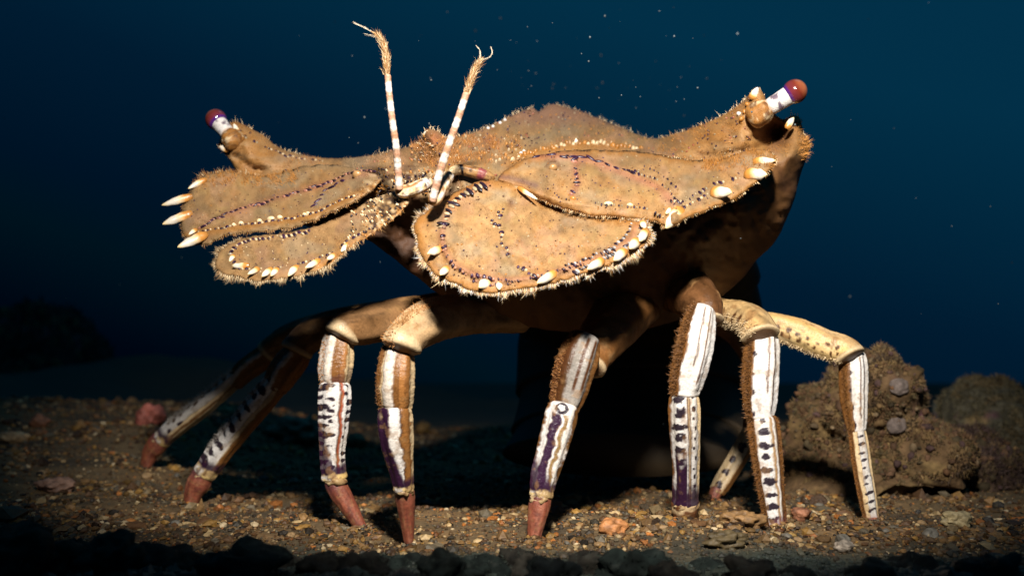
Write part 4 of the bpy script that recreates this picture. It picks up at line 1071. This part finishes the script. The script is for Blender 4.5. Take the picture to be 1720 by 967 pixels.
# legs, picture right
def spD(U, s, f, seed):
    c = zones(U, s, [(-1, BROWN), (-.92, WHITE), (.20, DBROWN), (.27, CREAM), (.34, DBROWN), (.40, WHITE), (.92, CREAM)], seed, .04, 8)
    c = blotches(c, U, s, -.38, .40, 9.5, .02, .6, seed, BLACK * 1.6, .33)
    c = blotches(c, U, s, .62, .12, 12, .02, .8, seed + 5, BLACK * 1.8, .22)
    c = mix(c, PURP * 1.4, smooth(.40, .55, U + .12 * fbm(U * 18, s * 3, 0, 12, 2)) * smooth(-.82, -.72, s) * (s < .12))
    c = mix(c, PURP * 1.2, smooth(.74, .86, U + .05 * fbm(U * 18, s * 3, 0, 13, 2)) * .95)
    return c
def tpD(U, s, f, seed):
    c = np.broadcast_to(DBROWN * 1.6, U.shape + (3,)).copy()
    c = mix(c, CREAM * .9, smooth(.35, .2, U) * smooth(-.2, .3, fbm(U * 8, s * 2, f, seed, 2)))
    return mix(c, (.25, .06, .03), smooth(.4, .8, U) * .7)
D_ = build_leg([(1120, 470, .300, 100), (1155, 490, .288, 84), (1180, 512, .278, 66), (1190, 545, .2735, 50)],
          [(1182, 512, .272, 40), (1174, 545, .2695, 56), (1164, 595, .2685, 62), (1152, 645, .2695, 56), (1149, 668, .270, 44)],
          [(1149, 656, .270, 44), (1149, 685, .2705, 53), (1151, 740, .273, 50), (1152, 800, .2765, 45), (1151, 850, .2795, 46)],
          [(1151, 838, .279, 46), (1151, 856, .280, 44), (1153, 872, .281, 36), (1156, 894, .2822, 22)],
          merus_paint((.11, .05, .02)), carpus_pale([(.22, .06, .68), (.58, .05, .85)], .46, -1, False), spD, tpD, seed=600)
def mpE(U, s, f, seed):
    c = merus_paint((.50, .33, .15))(U, s, f, seed)
    return blotches(c, U, s, -.2, .4, 12, .1, .95, seed, DBROWN * 1.2, .2)
def spE(U, s, f, seed):
    c = zones(U, s, [(-1, BROWN * 1.2), (-.55, WHITE), (.42, CREAM), (.48, (.40, .20, .05)), (.56, WHITE), (.72, CREAM), (.78, PURP * 2), (.86, BROWN)], seed, .05, 8)
    c = blotches(c, U, s, -.08, .40, 9.5, .03, .95, seed, BLACK * 1.7, .30)
    return mix(c, (.13, .035, .045), smooth(.86, .97, U + .05 * s) * .85)
E_ = build_leg([(1150, 500, .312, 50), (1205, 520, .300, 42), (1243, 532, .290, 54), (1269, 547, .2818, 59), (1279, 569, .2782, 63)],
          [(1280, 556, .2832, 42), (1280, 580, .2812, 58), (1277, 640, .2795, 60), (1276, 690, .279, 52), (1276, 708, .279, 40)],
          [(1280, 696, .279, 46), (1284, 725, .2785, 54), (1290, 785, .278, 50), (1298, 845, .2775, 42), (1304, 890, .277, 36)],
          [(1303, 880, .277, 32), (1307, 892, .2768, 28), (1314, 906, .2766, 14)],
          mpE, carpus_pale([(.40, .08, .72), (.74, .08, .9)], .42, -1), spE, seed=700)
def mpF(U, s, f, seed):
    c = np.broadcast_to(np.array((.62, .43, .19)), U.shape + (3,)).copy()
    c = mix(c, CREAM, smooth(-.2, .5, fbm(U * 6, s * 1.3, f, seed, 3)) * .6)
    c = mix(c, ORG, smooth(.0, .9, s) * .4)
    c = blotches(c, U, s, -.45, .16, 16, .06, .96, seed, DBROWN, .22)
    c = blotches(c, U, s, -.05, .16, 13, .06, .96, seed + 4, DBROWN, .20)
    return c
def spF(U, s, f, seed):
    c = zones(U, s, [(-1, BROWN * 1.3), (-.52, CREAM * .95), (.0, WHITE * .92), (.85, CREAM)], seed, .06, 7)
    c = blotches(c, U, s, .25, .40, 12, .02, .9, seed, BLACK * 1.8, .20, .3)
    return mix(c, (.34, .15, .10), smooth(.88, 1, U) * .75)
F_ = build_leg([(1230, 540, .310, 30), (1280, 543, .300, 40), (1335, 558, .296, 50), (1385, 578, .2935, 50), (1418, 588, .2905, 50), (1431, 603, .2888, 51)],
          [(1430, 588, .2928, 32), (1433, 608, .2922, 46), (1434, 665, .2915, 44), (1438, 712, .291, 34), (1440, 728, .291, 26)],
          [(1438, 714, .291, 26), (1442, 740, .2908, 31), (1449, 790, .2902, 31), (1458, 840, .289, 29), (1464, 876, .2885, 26)],
          [(1463, 868, .2885, 24), (1466, 880, .288, 20), (1470, 890, .2878, 10)],
          mpF, carpus_pale([(.48, .08, .85), (.78, .08, .9)], .15, -1), spF, seed=800)
def spI(U, s, f, seed):
    c = zones(U, s, [(-1, CREAM * .6), (.6, BROWN)], seed, .08, 6)
    return blotches(c, U, s, -.2, .35, 5, .05, .95, seed, BLACK * 1.6, .3)
build_leg([(1180, 520, .36, 44), (1240, 560, .362, 44), (1275, 620, .362, 40), (1282, 660, .361, 34)],
          [(1285, 640, .361, 30), (1280, 670, .3605, 36), (1268, 705, .359, 36), (1260, 730, .358, 28)],
          [(1264, 718, .358, 28), (1252, 745, .357, 32), (1232, 780, .356, 32), (1212, 812, .354, 30), (1202, 828, .353, 26)],
          [(1205, 820, .353, 22), (1200, 832, .352, 18), (1195, 842, .3515, 10)],
          merus_paint((.2, .1, .05)), cpG, spI, seed=900)
leg_fuzz(H_leg, D_[1], 1700, -1, -.5, .0012, BROWN * .75, .05, .98)
leg_fuzz(H_leg, E_[1], 1500, -1, -.5, .0010, BROWN * .75, .05, .98)
leg_fuzz(H_leg, E_[2], 1300, -1, -.60, .0010, BROWN * .8)
leg_fuzz(H_leg, E_[2], 500, .85, 1, .0008, BROWN * .8)
leg_fuzz(H_leg, F_[1], 900, -1, -.3, .0007, BROWN * .8)
leg_fuzz(H_leg, F_[2], 800, -1, -.6, .0007, BROWN * .8)
leg_fuzz(H_leg, E_[0], 900, -1, -.2, .0012, CREAM * .7)
leg_fuzz(H_leg, F_[0], 500, -1, -.8, .0010, CREAM * .8)
leg_fuzz(H_leg, H_[2], 900, -1, -.8, .0016, GREY * .8, 0, .8)
leg_fuzz(H_leg, G_[2], 700, -1, -.8, .0012, GREY * .6, 0, .8)
leg_fuzz(H_leg, A_[1], 400, -1, -.85, .0007, BROWN)
leg_fuzz(H_leg, A_[0], 900, -1, -.5, .0010, BROWN * 1.8, .5, 1)
leg_fuzz(H_leg, B_leg[1], 600, -1, -.7, .0009, BROWN * 1.2)
leg_fuzz(H_leg, C_[1], 400, -1, -.8, .0007, BROWN * 1.5)
H_leg.build("leg_setae", M_FUZZ, lob, BASE)

# --- tail, curled down behind the legs
tp = catmull([(.030, .350, .092, .046, .016), (.044, .390, .086, .050, .018), (.052, .425, .074, .052, .019), (.054, .440, .058, .054, .019), (.050, .425, .034, .050, .016), (.044, .400, .020, .046, .012), (.036, .370, .012, .042, .007)], 7 * 14)
LAT = np.array((.96, -.28, 0.0))
for sgm in range(6):
    a, b = sgm * 15, min(sgm * 15 + 19, len(tp))
    q = tp[a:b]; n = len(q); m = 40
    C = q[:, :3]; T = np.gradient(tp[:, :3], axis=0)[a:b]; T /= np.linalg.norm(T, axis=1)[:, None]
    N = np.cross(np.broadcast_to(LAT, T.shape), T); N /= np.linalg.norm(N, axis=1)[:, None]
    th = np.linspace(0, 2 * np.pi, m, endpoint=False)
    k = 1.0 + .05 * np.linspace(0, 1, n) - .04
    V = C[:, None] + LAT * (q[:, 3] * k)[:, None, None] * np.cos(th)[None, :, None] + N[:, None] * (q[:, 4] * k)[:, None, None] * np.sin(th)[None, :, None]
    i, j = np.meshgrid(np.arange(n - 1), np.arange(m), indexing='ij'); j2 = (j + 1) % m
    Fc = np.stack([i * m + j, i * m + j2, (i + 1) * m + j2, (i + 1) * m + j], -1).reshape(-1, 4).tolist() + [list(range(m)), list(range((n - 1) * m, n * m))]
    x, y, z = (V * 130).reshape(-1, 3).T
    c = np.broadcast_to(np.array((.055, .036, .018)), (len(x), 3)).copy(); c = mix(c, (.03, .022, .012), smooth(-.2, .6, fbm(x, y, z, 60, 3)))
    if sgm == 0:
        tail = link("tail", make_mesh("tail", V.reshape(-1, 3) - BASE, Fc, c), M_SHELL, lob)
    else:
        link("tail_segment", make_mesh("tail_segment", V.reshape(-1, 3) - BASE, Fc, c), M_SHELL, tail)

# ------------------------------------------------------------------ rocks on the right, grown over with turf
def overgrown_rock(name, label, cen, size, seed, base, turf_n, turf_len, turf_cols, amp=.22, lumps=0):
    V = S4_V; n1 = fbm(V[:, 0] * 1.3, V[:, 1] * 1.3, V[:, 2] * 1.3 + seed, seed, 5, .55)
    P = V * (1 + amp * n1)[:, None] * np.array(size)
    low = V[:, 2] < .15
    P[low, :2] *= np.clip(1.0 / np.sqrt(np.clip(1 - (V[low, 2:3] - .15) ** 2, .05, 1)), 1, 1.7) * (1 + .10 * (.15 - V[low, 2:3]))
    cen = np.array(cen)
    c = np.broadcast_to(np.array(base, float), P.shape).copy()
    q = P * 260
    c = mix(c, np.array(base) * .45, smooth(0, .7, fbm(q[:, 0], q[:, 1], q[:, 2], seed + 3, 4)))
    c = mix(c, (.20, .13, .05), smooth(.2, .8, fbm(q[:, 0] * .6, q[:, 1] * .6, q[:, 2] * .6 + 9, seed + 5, 4)) * .7)
    c = mix(c, (.13, .05, .07), smooth(.45, .9, fbm(q[:, 0] * .3, q[:, 1] * .3, q[:, 2] * .3 + 4, seed + 8, 3)) * .7)
    o = link(name, make_mesh(name, P, S4_F, c), M_ROCK, label=label, category="rock")
    o.location = cen
    Hh = Hairs(); A = P[S4_F]; nr = np.cross(A[:, 1] - A[:, 0], A[:, 2] - A[:, 0]); ar = np.linalg.norm(nr, axis=1); nr /= ar[:, None]
    nr[(nr * A.mean(1)).sum(1) < 0] *= -1
    w = ar * (nr[:, 1] < .35) * (A[:, 0, 2] > -size[2] * .4)
    k = RNG.choice(len(A), turf_n, p=w / w.sum()); r = RNG.random((turf_n, 2)); fl = r.sum(1) > 1; r[fl] = 1 - r[fl]
    X = A[k, 0] + (A[k, 1] - A[k, 0]) * r[:, :1] + (A[k, 2] - A[k, 0]) * r[:, 1:]
    cl = fbm(X[:, 0] * 110, X[:, 1] * 160, X[:, 2] * 160, seed + 12, 3)
    col = np.array(turf_cols)[np.clip(((cl + .9) / 1.8 * len(turf_cols)).astype(int), 0, len(turf_cols) - 1)] * RNG.uniform(.55, 1.3, (turf_n, 1))
    turf_n_ = smooth(-.5, .2, cl)
    Hh.add(X - nr[k] * .0004, nr[k] + RNG.normal(size=(turf_n, 3)) * .6 + np.array((0, 0, .25)), turf_len * RNG.uniform(.3, 1.2, turf_n) * (.25 + 1.2 * turf_n_), turf_len * .30, np.clip(col, 0, 1))
    Hh.build("turf", M_TURF, o, np.zeros(3))
    if lumps:      # encrusting growth: knobs of sponge, coralline crust and shell
        k = RNG.choice(len(A), lumps, p=w / w.sum()); X = A[k, 0]; sz = np.exp(RNG.normal(0, .5, lumps)) * .0007
        Vl = S1_V[None] * (1 + RNG.normal(size=(lumps, len(S1_V), 1)) * .16) * RNG.uniform(.6, 1.2, (lumps, 1, 3)) * sz[:, None, None] + X[:, None]
        pc_ = np.array([(.12, .065, .035), (.08, .045, .04), (.15, .09, .038), (.16, .11, .06), (.07, .05, .025), (.13, .065, .03)])[RNG.integers(0, 6, lumps)] * RNG.uniform(.5, 1.1, (lumps, 1))
        link("crust", make_mesh("crust", Vl.reshape(-1, 3), (S1_F[None] + (np.arange(lumps) * len(S1_V))[:, None, None]).reshape(-1, 3), np.repeat(pc_[:, None], len(S1_V), 1).reshape(-1, 3)), M_ROCK, o, kind="stuff")
    return o, P, cen
TURF = [(.04, .024, .012), (.095, .055, .024), (.15, .088, .034), (.10, .072, .032), (.13, .070, .034), (.21, .135, .055), (.06, .038, .022)]
c1 = at(1462, 735, .385)
rk, rp, rc = overgrown_rock("overgrown_rock", "brown turf-covered rock standing behind the rearmost legs with two pale patches", (c1[0], c1[1], c1[2] - .002), (.0250, .030, .0265), 4, (.11, .065, .030), 46000, .0015, TURF, .36, 1500)
def seen_at(P, px, py):
    """the rock's own surface point nearest to a photo pixel"""
    d = P - np.array((0, 0, CAM_H)); vz = d[:, 1] * CA + d[:, 2] * SA; up = -d[:, 1] * SA + d[:, 2] * CA
    x = 860 + F * d[:, 0] / vz; y = 483.5 - F * up / vz
    k = np.where(np.hypot(x - px, y - py) < 14)[0]
    return P[k[np.argmin(P[k, 1])]]
for px, py, r in ((1510, 660, .0034), (1506, 712, .0036)):
    v = stone_shape(px, S3_V, (1, .30, .85), .14, 1.6) * r + np.array((0, .0002, 0))
    link("sponge", make_mesh("sponge", v + seen_at(rp + rc, px, py) - rc, S3_F, np.broadcast_to(np.array((.13, .10, .085)), v.shape) * (1 + .35 * fbm(v[:, 0] * 900, v[:, 1] * 900, v[:, 2] * 900, 2, 3))[:, None]), M_ROCK, rk)
c2 = at(1590, 770, .41)
overgrown_rock("overgrown_rock", "low dark brown rock beside the tall turf-covered rock", (c2[0], c2[1], c2[2] - .004), (.022, .026, .019), 9, (.06, .036, .024), 16000, .0018, [(.04, .026, .018), (.065, .04, .022), (.055, .032, .026), (.08, .052, .025)], .34, 400)
c3 = at(1665, 735, .48)
overgrown_rock("overgrown_rock", "rounded dim olive rock at the right edge of the picture", (c3[0], c3[1], c3[2]), (.022, .026, .026), 15, (.08, .07, .045), 12000, .0020, [(.05, .05, .03), (.09, .075, .04), (.12, .085, .04)])
c4 = at(1625, 700, .55)
overgrown_rock("overgrown_rock", "pale grey-green lump between the turf-covered rock and the olive rock", (c4[0], c4[1], c4[2]), (.017, .02, .014), 22, (.13, .14, .11), 6000, .0015, [(.10, .11, .09), (.14, .14, .11)])
c5 = at(60, 600, 1.6)
overgrown_rock("boulder", "dim dark boulder looming far off beyond the sandy slope", (c5[0], c5[1], c5[2] - .06), (.11, .12, .14), 31, (.02, .02, .02), 2000, .01, [(.02, .02, .02)])

# ------------------------------------------------------------------ gravel, pebbles, rubble
PEB = [("tan", (.25, .155, .07)), ("orange", (.40, .16, .04)), ("cream", (.46, .36, .22)), ("brown", (.12, .065, .03)), ("grey", (.13, .115, .09)), ("dark", (.045, .035, .025)), ("ochre", (.30, .18, .05))]
PW = np.array([.28, .06, .11, .24, .13, .07, .11]); PW = PW / PW.sum()
n = 85000
gyv = .19 + (.85 - .19) * RNG.random(n) ** 1.9
gxv = RNG.uniform(-1, 1, n) * (gyv * .56 + .02)
size = np.exp(RNG.normal(-.1, .5, n)) * .00056 * (1 + .5 * smooth(.35, .7, gyv))
size *= 1 + .45 * (RNG.random(n) < .06)
dens = smooth(-.5, .5, fbm(gxv * 45, gyv * 45, 0, 55, 3))
size *= .65 + .6 * dens
lift = np.zeros(n)
for p in TIPS:                       # grains heaped where each leg tip digs in
    m_ = 150; a_ = RNG.uniform(0, 6.283, m_); r_ = .0012 + np.abs(RNG.normal(0, .0026, m_))
    gxv = np.append(gxv, p[0] + np.cos(a_) * r_); gyv = np.append(gyv, p[1] + np.sin(a_) * r_ * .9)
    size = np.append(size, np.exp(RNG.normal(-.1, .4, m_)) * .0006); lift = np.append(lift, np.clip(.0024 - r_ * .55, 0, 1) * RNG.uniform(.3, 1, m_))
n = len(gxv)
V = ICO_V[None] * (1 + RNG.normal(size=(n, 12, 1)) * .22) * RNG.uniform(.6, 1.15, (n, 1, 3))
V = V * size[:, None, None]
V[:, :, 2] *= .75
V += np.stack([gxv, gyv, ground_z(gxv, gyv) + size * .25 + lift], 1)[:, None]
pal = np.array([c for _, c in PEB]); gcol = pal[RNG.choice(len(PEB), n, p=PW)] * RNG.uniform(.25, 1.35, (n, 1)) * .66 * np.array((1.12, .98, .74))
gcol[RNG.random(n) < .012] = (.50, .38, .22)
dk = smooth(.252, .228, gyv + .008 * fbm(gxv * 30, gyv * 30, 0, 8, 2))[:, None]  # grains near the camera darkened, as if outside the strobe cone
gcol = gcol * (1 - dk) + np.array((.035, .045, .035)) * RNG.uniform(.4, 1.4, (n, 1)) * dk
link("gravel", make_mesh("gravel", V.reshape(-1, 3), (ICO_F[None] + (np.arange(n) * 12)[:, None, None]).reshape(-1, 3), np.repeat(gcol[:, None], 12, 1).reshape(-1, 3), False), M_STONE, kind="stuff",
     label="coarse multicoloured sand and shell grit covering the seabed", category="gravel")

variants = {}
def stone_variant(cname, col, k):
    key = (cname, k)
    if key not in variants:
        V = stone_shape(40 + k * 7 + len(cname), S2_V, (1, .8 + .1 * (k % 3), .6 + .08 * (k % 2)), .30)
        c = np.broadcast_to(np.array(col), V.shape) * (1 + .35 * fbm(V[:, 0] * 2.5, V[:, 1] * 2.5, V[:, 2] * 2.5, k, 3))[:, None]
        me = make_mesh("pebble", V, S2_F, c); me.materials.append(M_STONE)
        variants[key] = me
    return variants[key]
for t in range(130):
    i = RNG.choice(len(PEB), p=PW); cname, col = PEB[i]
    if cname == "dark": cname, col = "brown", PEB[3][1]
    y = .252 + .40 * random.random() ** 1.6; x = random.uniform(-1, 1) * (y * .54)
    r = random.uniform(.0008, .0016) * (1.4 if random.random() < .12 else 1)
    o = link("pebble", stone_variant(cname, col, random.randrange(3)))
    o.location = (x, y, float(ground_z(x, y)) + r * .3); o.rotation_euler = (random.uniform(-.4, .4), random.uniform(-.4, .4), random.uniform(0, 6.28)); o.scale = (r, r, r)
    pxx = 860 + F * x / y
    zone = ("on the dim slope left of the sloping legs" if pxx < 300 else "in the shade behind the left-hand legs" if pxx < 720 and y > .30 else "on the lit sand by the two left front leg tips" if pxx < 720 else
            "in the dark under the body" if pxx < 1120 and y > .31 else "on the lit sand around the centre leg tip" if pxx < 1120 else "beneath the spotted right-hand legs" if y < .33 else "by the foot of the overgrown rocks")
    o["label"] = "small %s pebble lying %s" % (cname, zone)
    o["category"] = "pebble"; o["group"] = "%s pebbles on the seabed" % cname

def single_stone(name, label, cat, px, py, Y, rpx, col, seed, sq=(1, .8, .7), amp=.3, fq=1.6, mat=None, V=S3_V, Fc=S3_F, dz=0):
    p = at(px, py, Y); r = rpx * Y / F
    v = stone_shape(seed, V, sq, amp, fq) * r
    c = np.broadcast_to(np.array(col, float), v.shape) * (1 + .5 * fbm(v[:, 0] / r * 2.4, v[:, 1] / r * 2.4, v[:, 2] / r * 2.4, seed, 4))[:, None]
    o = link(name, make_mesh(name, v, Fc, c), mat or M_STONE, label=label, category=cat)
    gz = float(ground_z(p[0], p[1]))
    o.location = (p[0], p[1], max(gz + r * sq[2] * .35, min(p[2], gz + r * sq[2] * .75)))
    return o
def on_ground(px, py):
    """distance ahead where the ray through a photo pixel meets the seabed"""
    Ys = np.linspace(.15, 1.2, 2000); P = at(np.full(2000, px), np.full(2000, py), Ys)
    k = np.where(P[:, 2] <= ground_z(P[:, 0], P[:, 1]))[0]
    return Ys[k[0]] if len(k) else .7
single_stone("shell_fragment", "pink encrusted lump on the slope beside the farthest leg tip", "shell", 252, 700, on_ground(252, 712), 22, (.34, .10, .07), 3, (1, .8, .9), .35)
single_stone("stone", "small reddish stone on the sandy slope at far left", "stone", 66, 705, on_ground(66, 718), 17, (.24, .10, .05), 5)
single_stone("stone", "pale tan flat stone at the left edge of the slope", "stone", 22, 733, on_ground(22, 742), 20, (.40, .26, .13), 6, (1.2, .8, .5))
single_stone("stone", "pinkish rough stone on the sand left of the sloping legs", "stone", 95, 812, on_ground(95, 826), 24, (.27, .15, .10), 7, (1.2, .8, .6), .4)
single_stone("stone", "grey knobbly stone between the two sloping left legs and the next leg", "stone", 500, 722, on_ground(500, 742), 34, (.24, .17, .11), 8, (1.3, .8, .7), .5, 2.4)
single_stone("stone", "brown stone partly hidden behind the second front leg on the left", "stone", 598, 735, on_ground(598, 750), 18, (.26, .13, .06), 9)
single_stone("stone", "bright orange stone on the sand right of the centre leg tip", "stone", 1030, 884, on_ground(1030, 894), 21, (.36, .15, .05), 10, (1.1, .8, .7), .35)
single_stone("stone", "orange gritty stone at the foot of the spotted white leg", "stone", 1250, 870, on_ground(1250, 884), 24, (.22, .12, .045), 11, (1.3, .9, .6), .45, 2.2)
single_stone("stone", "reddish brown stone between the two spotted legs on the right", "stone", 1345, 862, on_ground(1345, 872), 16, (.22, .09, .045), 12)
single_stone("stone", "cream angular stone right of the last leg tip", "stone", 1605, 872, on_ground(1605, 884), 20, (.32, .25, .13), 13, (1.1, .8, .7), .4)
single_stone("stone", "whitish pebble below the last two right legs", "stone", 1418, 918, on_ground(1418, 926), 15, (.32, .26, .20), 14)
single_stone("stone", "brown mossy stone in front of the paired right legs", "stone", 1215, 905, on_ground(1215, 918), 22, (.10, .07, .03), 16, (1.4, .8, .6), .45, 2.2)

# weedy rubble nearest the camera, its colour painted dark as if unlit
places = [(30, 900, 60), (110, 925, 52), (190, 905, 46), (262, 925, 50), (330, 940, 44), (405, 928, 56), (480, 946, 42), (545, 932, 38), (610, 940, 44), (668, 946, 46), (738, 940, 40), (800, 946, 46), (870, 935, 40), (925, 948, 44), (1000, 946, 56), (1062, 940, 58), (1130, 955, 40), (1190, 956, 42), (1262, 950, 44), (1330, 958, 40), (1395, 956, 36), (1460, 952, 42), (1530, 946, 42), (1600, 955, 46), (1670, 946, 50)]
side = ["leftmost", "second", "third", "fourth", "fifth", "sixth", "seventh", "eighth", "ninth", "tenth", "eleventh", "twelfth", "thirteenth", "fourteenth", "fifteenth", "sixteenth", "seventeenth", "eighteenth", "nineteenth", "twentieth", "twenty-first", "twenty-second", "twenty-third", "twenty-fourth", "rightmost"]
for i, (px, py, rp_) in enumerate(places):
    Y = .218 + .012 * math.sin(i * 2.3)
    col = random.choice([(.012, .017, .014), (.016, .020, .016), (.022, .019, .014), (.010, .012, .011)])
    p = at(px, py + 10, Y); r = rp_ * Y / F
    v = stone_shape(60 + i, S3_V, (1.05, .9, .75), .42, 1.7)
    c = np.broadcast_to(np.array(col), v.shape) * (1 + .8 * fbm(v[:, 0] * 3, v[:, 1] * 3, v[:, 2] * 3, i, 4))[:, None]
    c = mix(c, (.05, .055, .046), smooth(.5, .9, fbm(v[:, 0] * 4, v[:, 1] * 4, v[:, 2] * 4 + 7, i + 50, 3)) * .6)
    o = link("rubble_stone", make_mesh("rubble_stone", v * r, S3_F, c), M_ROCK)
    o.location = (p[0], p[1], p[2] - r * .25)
    o["label"] = ("%s weedy stone painted unlit-dark in the front row of rubble" % side[i]) if i in (0, 24) else "weedy stone painted unlit-dark, %s from the left in the front row of rubble" % side[i]
    o["category"] = "stone"; o["group"] = "dark rubble along the front"
    Hh = Hairs(); k = RNG.integers(0, len(v), 260)
    Hh.add(v[k] * r, v[k] + RNG.normal(size=(260, 3)) * .5, r * .14 * RNG.uniform(.3, 1.3, 260), r * .03, np.array((.03, .04, .03)) * RNG.uniform(.4, 2, (260, 1)))
    Hh.build("weed", M_TURF, o, np.zeros(3))

# ------------------------------------------------------------------ specks drifting in the water
sp = [(752, 18), (708, 60), (800, 50), (880, 145), (893, 142), (1004, 167), (1052, 150), (1066, 183), (1116, 183), (1130, 12), (1148, 196), (700, 70), (590, 95), (645, 180), (1147, 168), (960, 110), (1420, 420), (1400, 280), (505, 62), (470, 205), (1110, 20), (1180, 60), (870, 70), (930, 40), (1075, 165), (1010, 95), (835, 120), (610, 200), (560, 35), (1240, 60), (1500, 180), (1010, 140), (1600, 380), (250, 120), (150, 250), (1118, 712), (1040, 165), (950, 150), (1090, 130), (1160, 110), (990, 60), (720, 130)]
sp += [(random.uniform(0, 1720), random.uniform(0, 560)) for _ in range(60)] + [(random.gauss(1000, 160), random.gauss(120, 60)) for _ in range(40)]
Vs, Fs, nv = [], [], 0
for px, py in sp:
    Y = random.uniform(.18, .55); r = random.choice([.4, .5, .6, .8, 1.0, 1.5]) * Y / F * 1.3
    v = at(px + random.uniform(-3, 3), py + random.uniform(-3, 3), Y) + ICO_V * np.array((1, 1, random.uniform(.6, 1.4))) * r
    Vs.append(v); Fs.append(ICO_F + nv); nv += 12
link("drifting_particles", make_mesh("drifting_particles", np.concatenate(Vs), np.concatenate(Fs), np.broadcast_to(np.array((.08, .10, .105)), (nv, 3))), M_FUZZ, kind="stuff", label="tiny pale specks drifting in the blue water", category="particles")
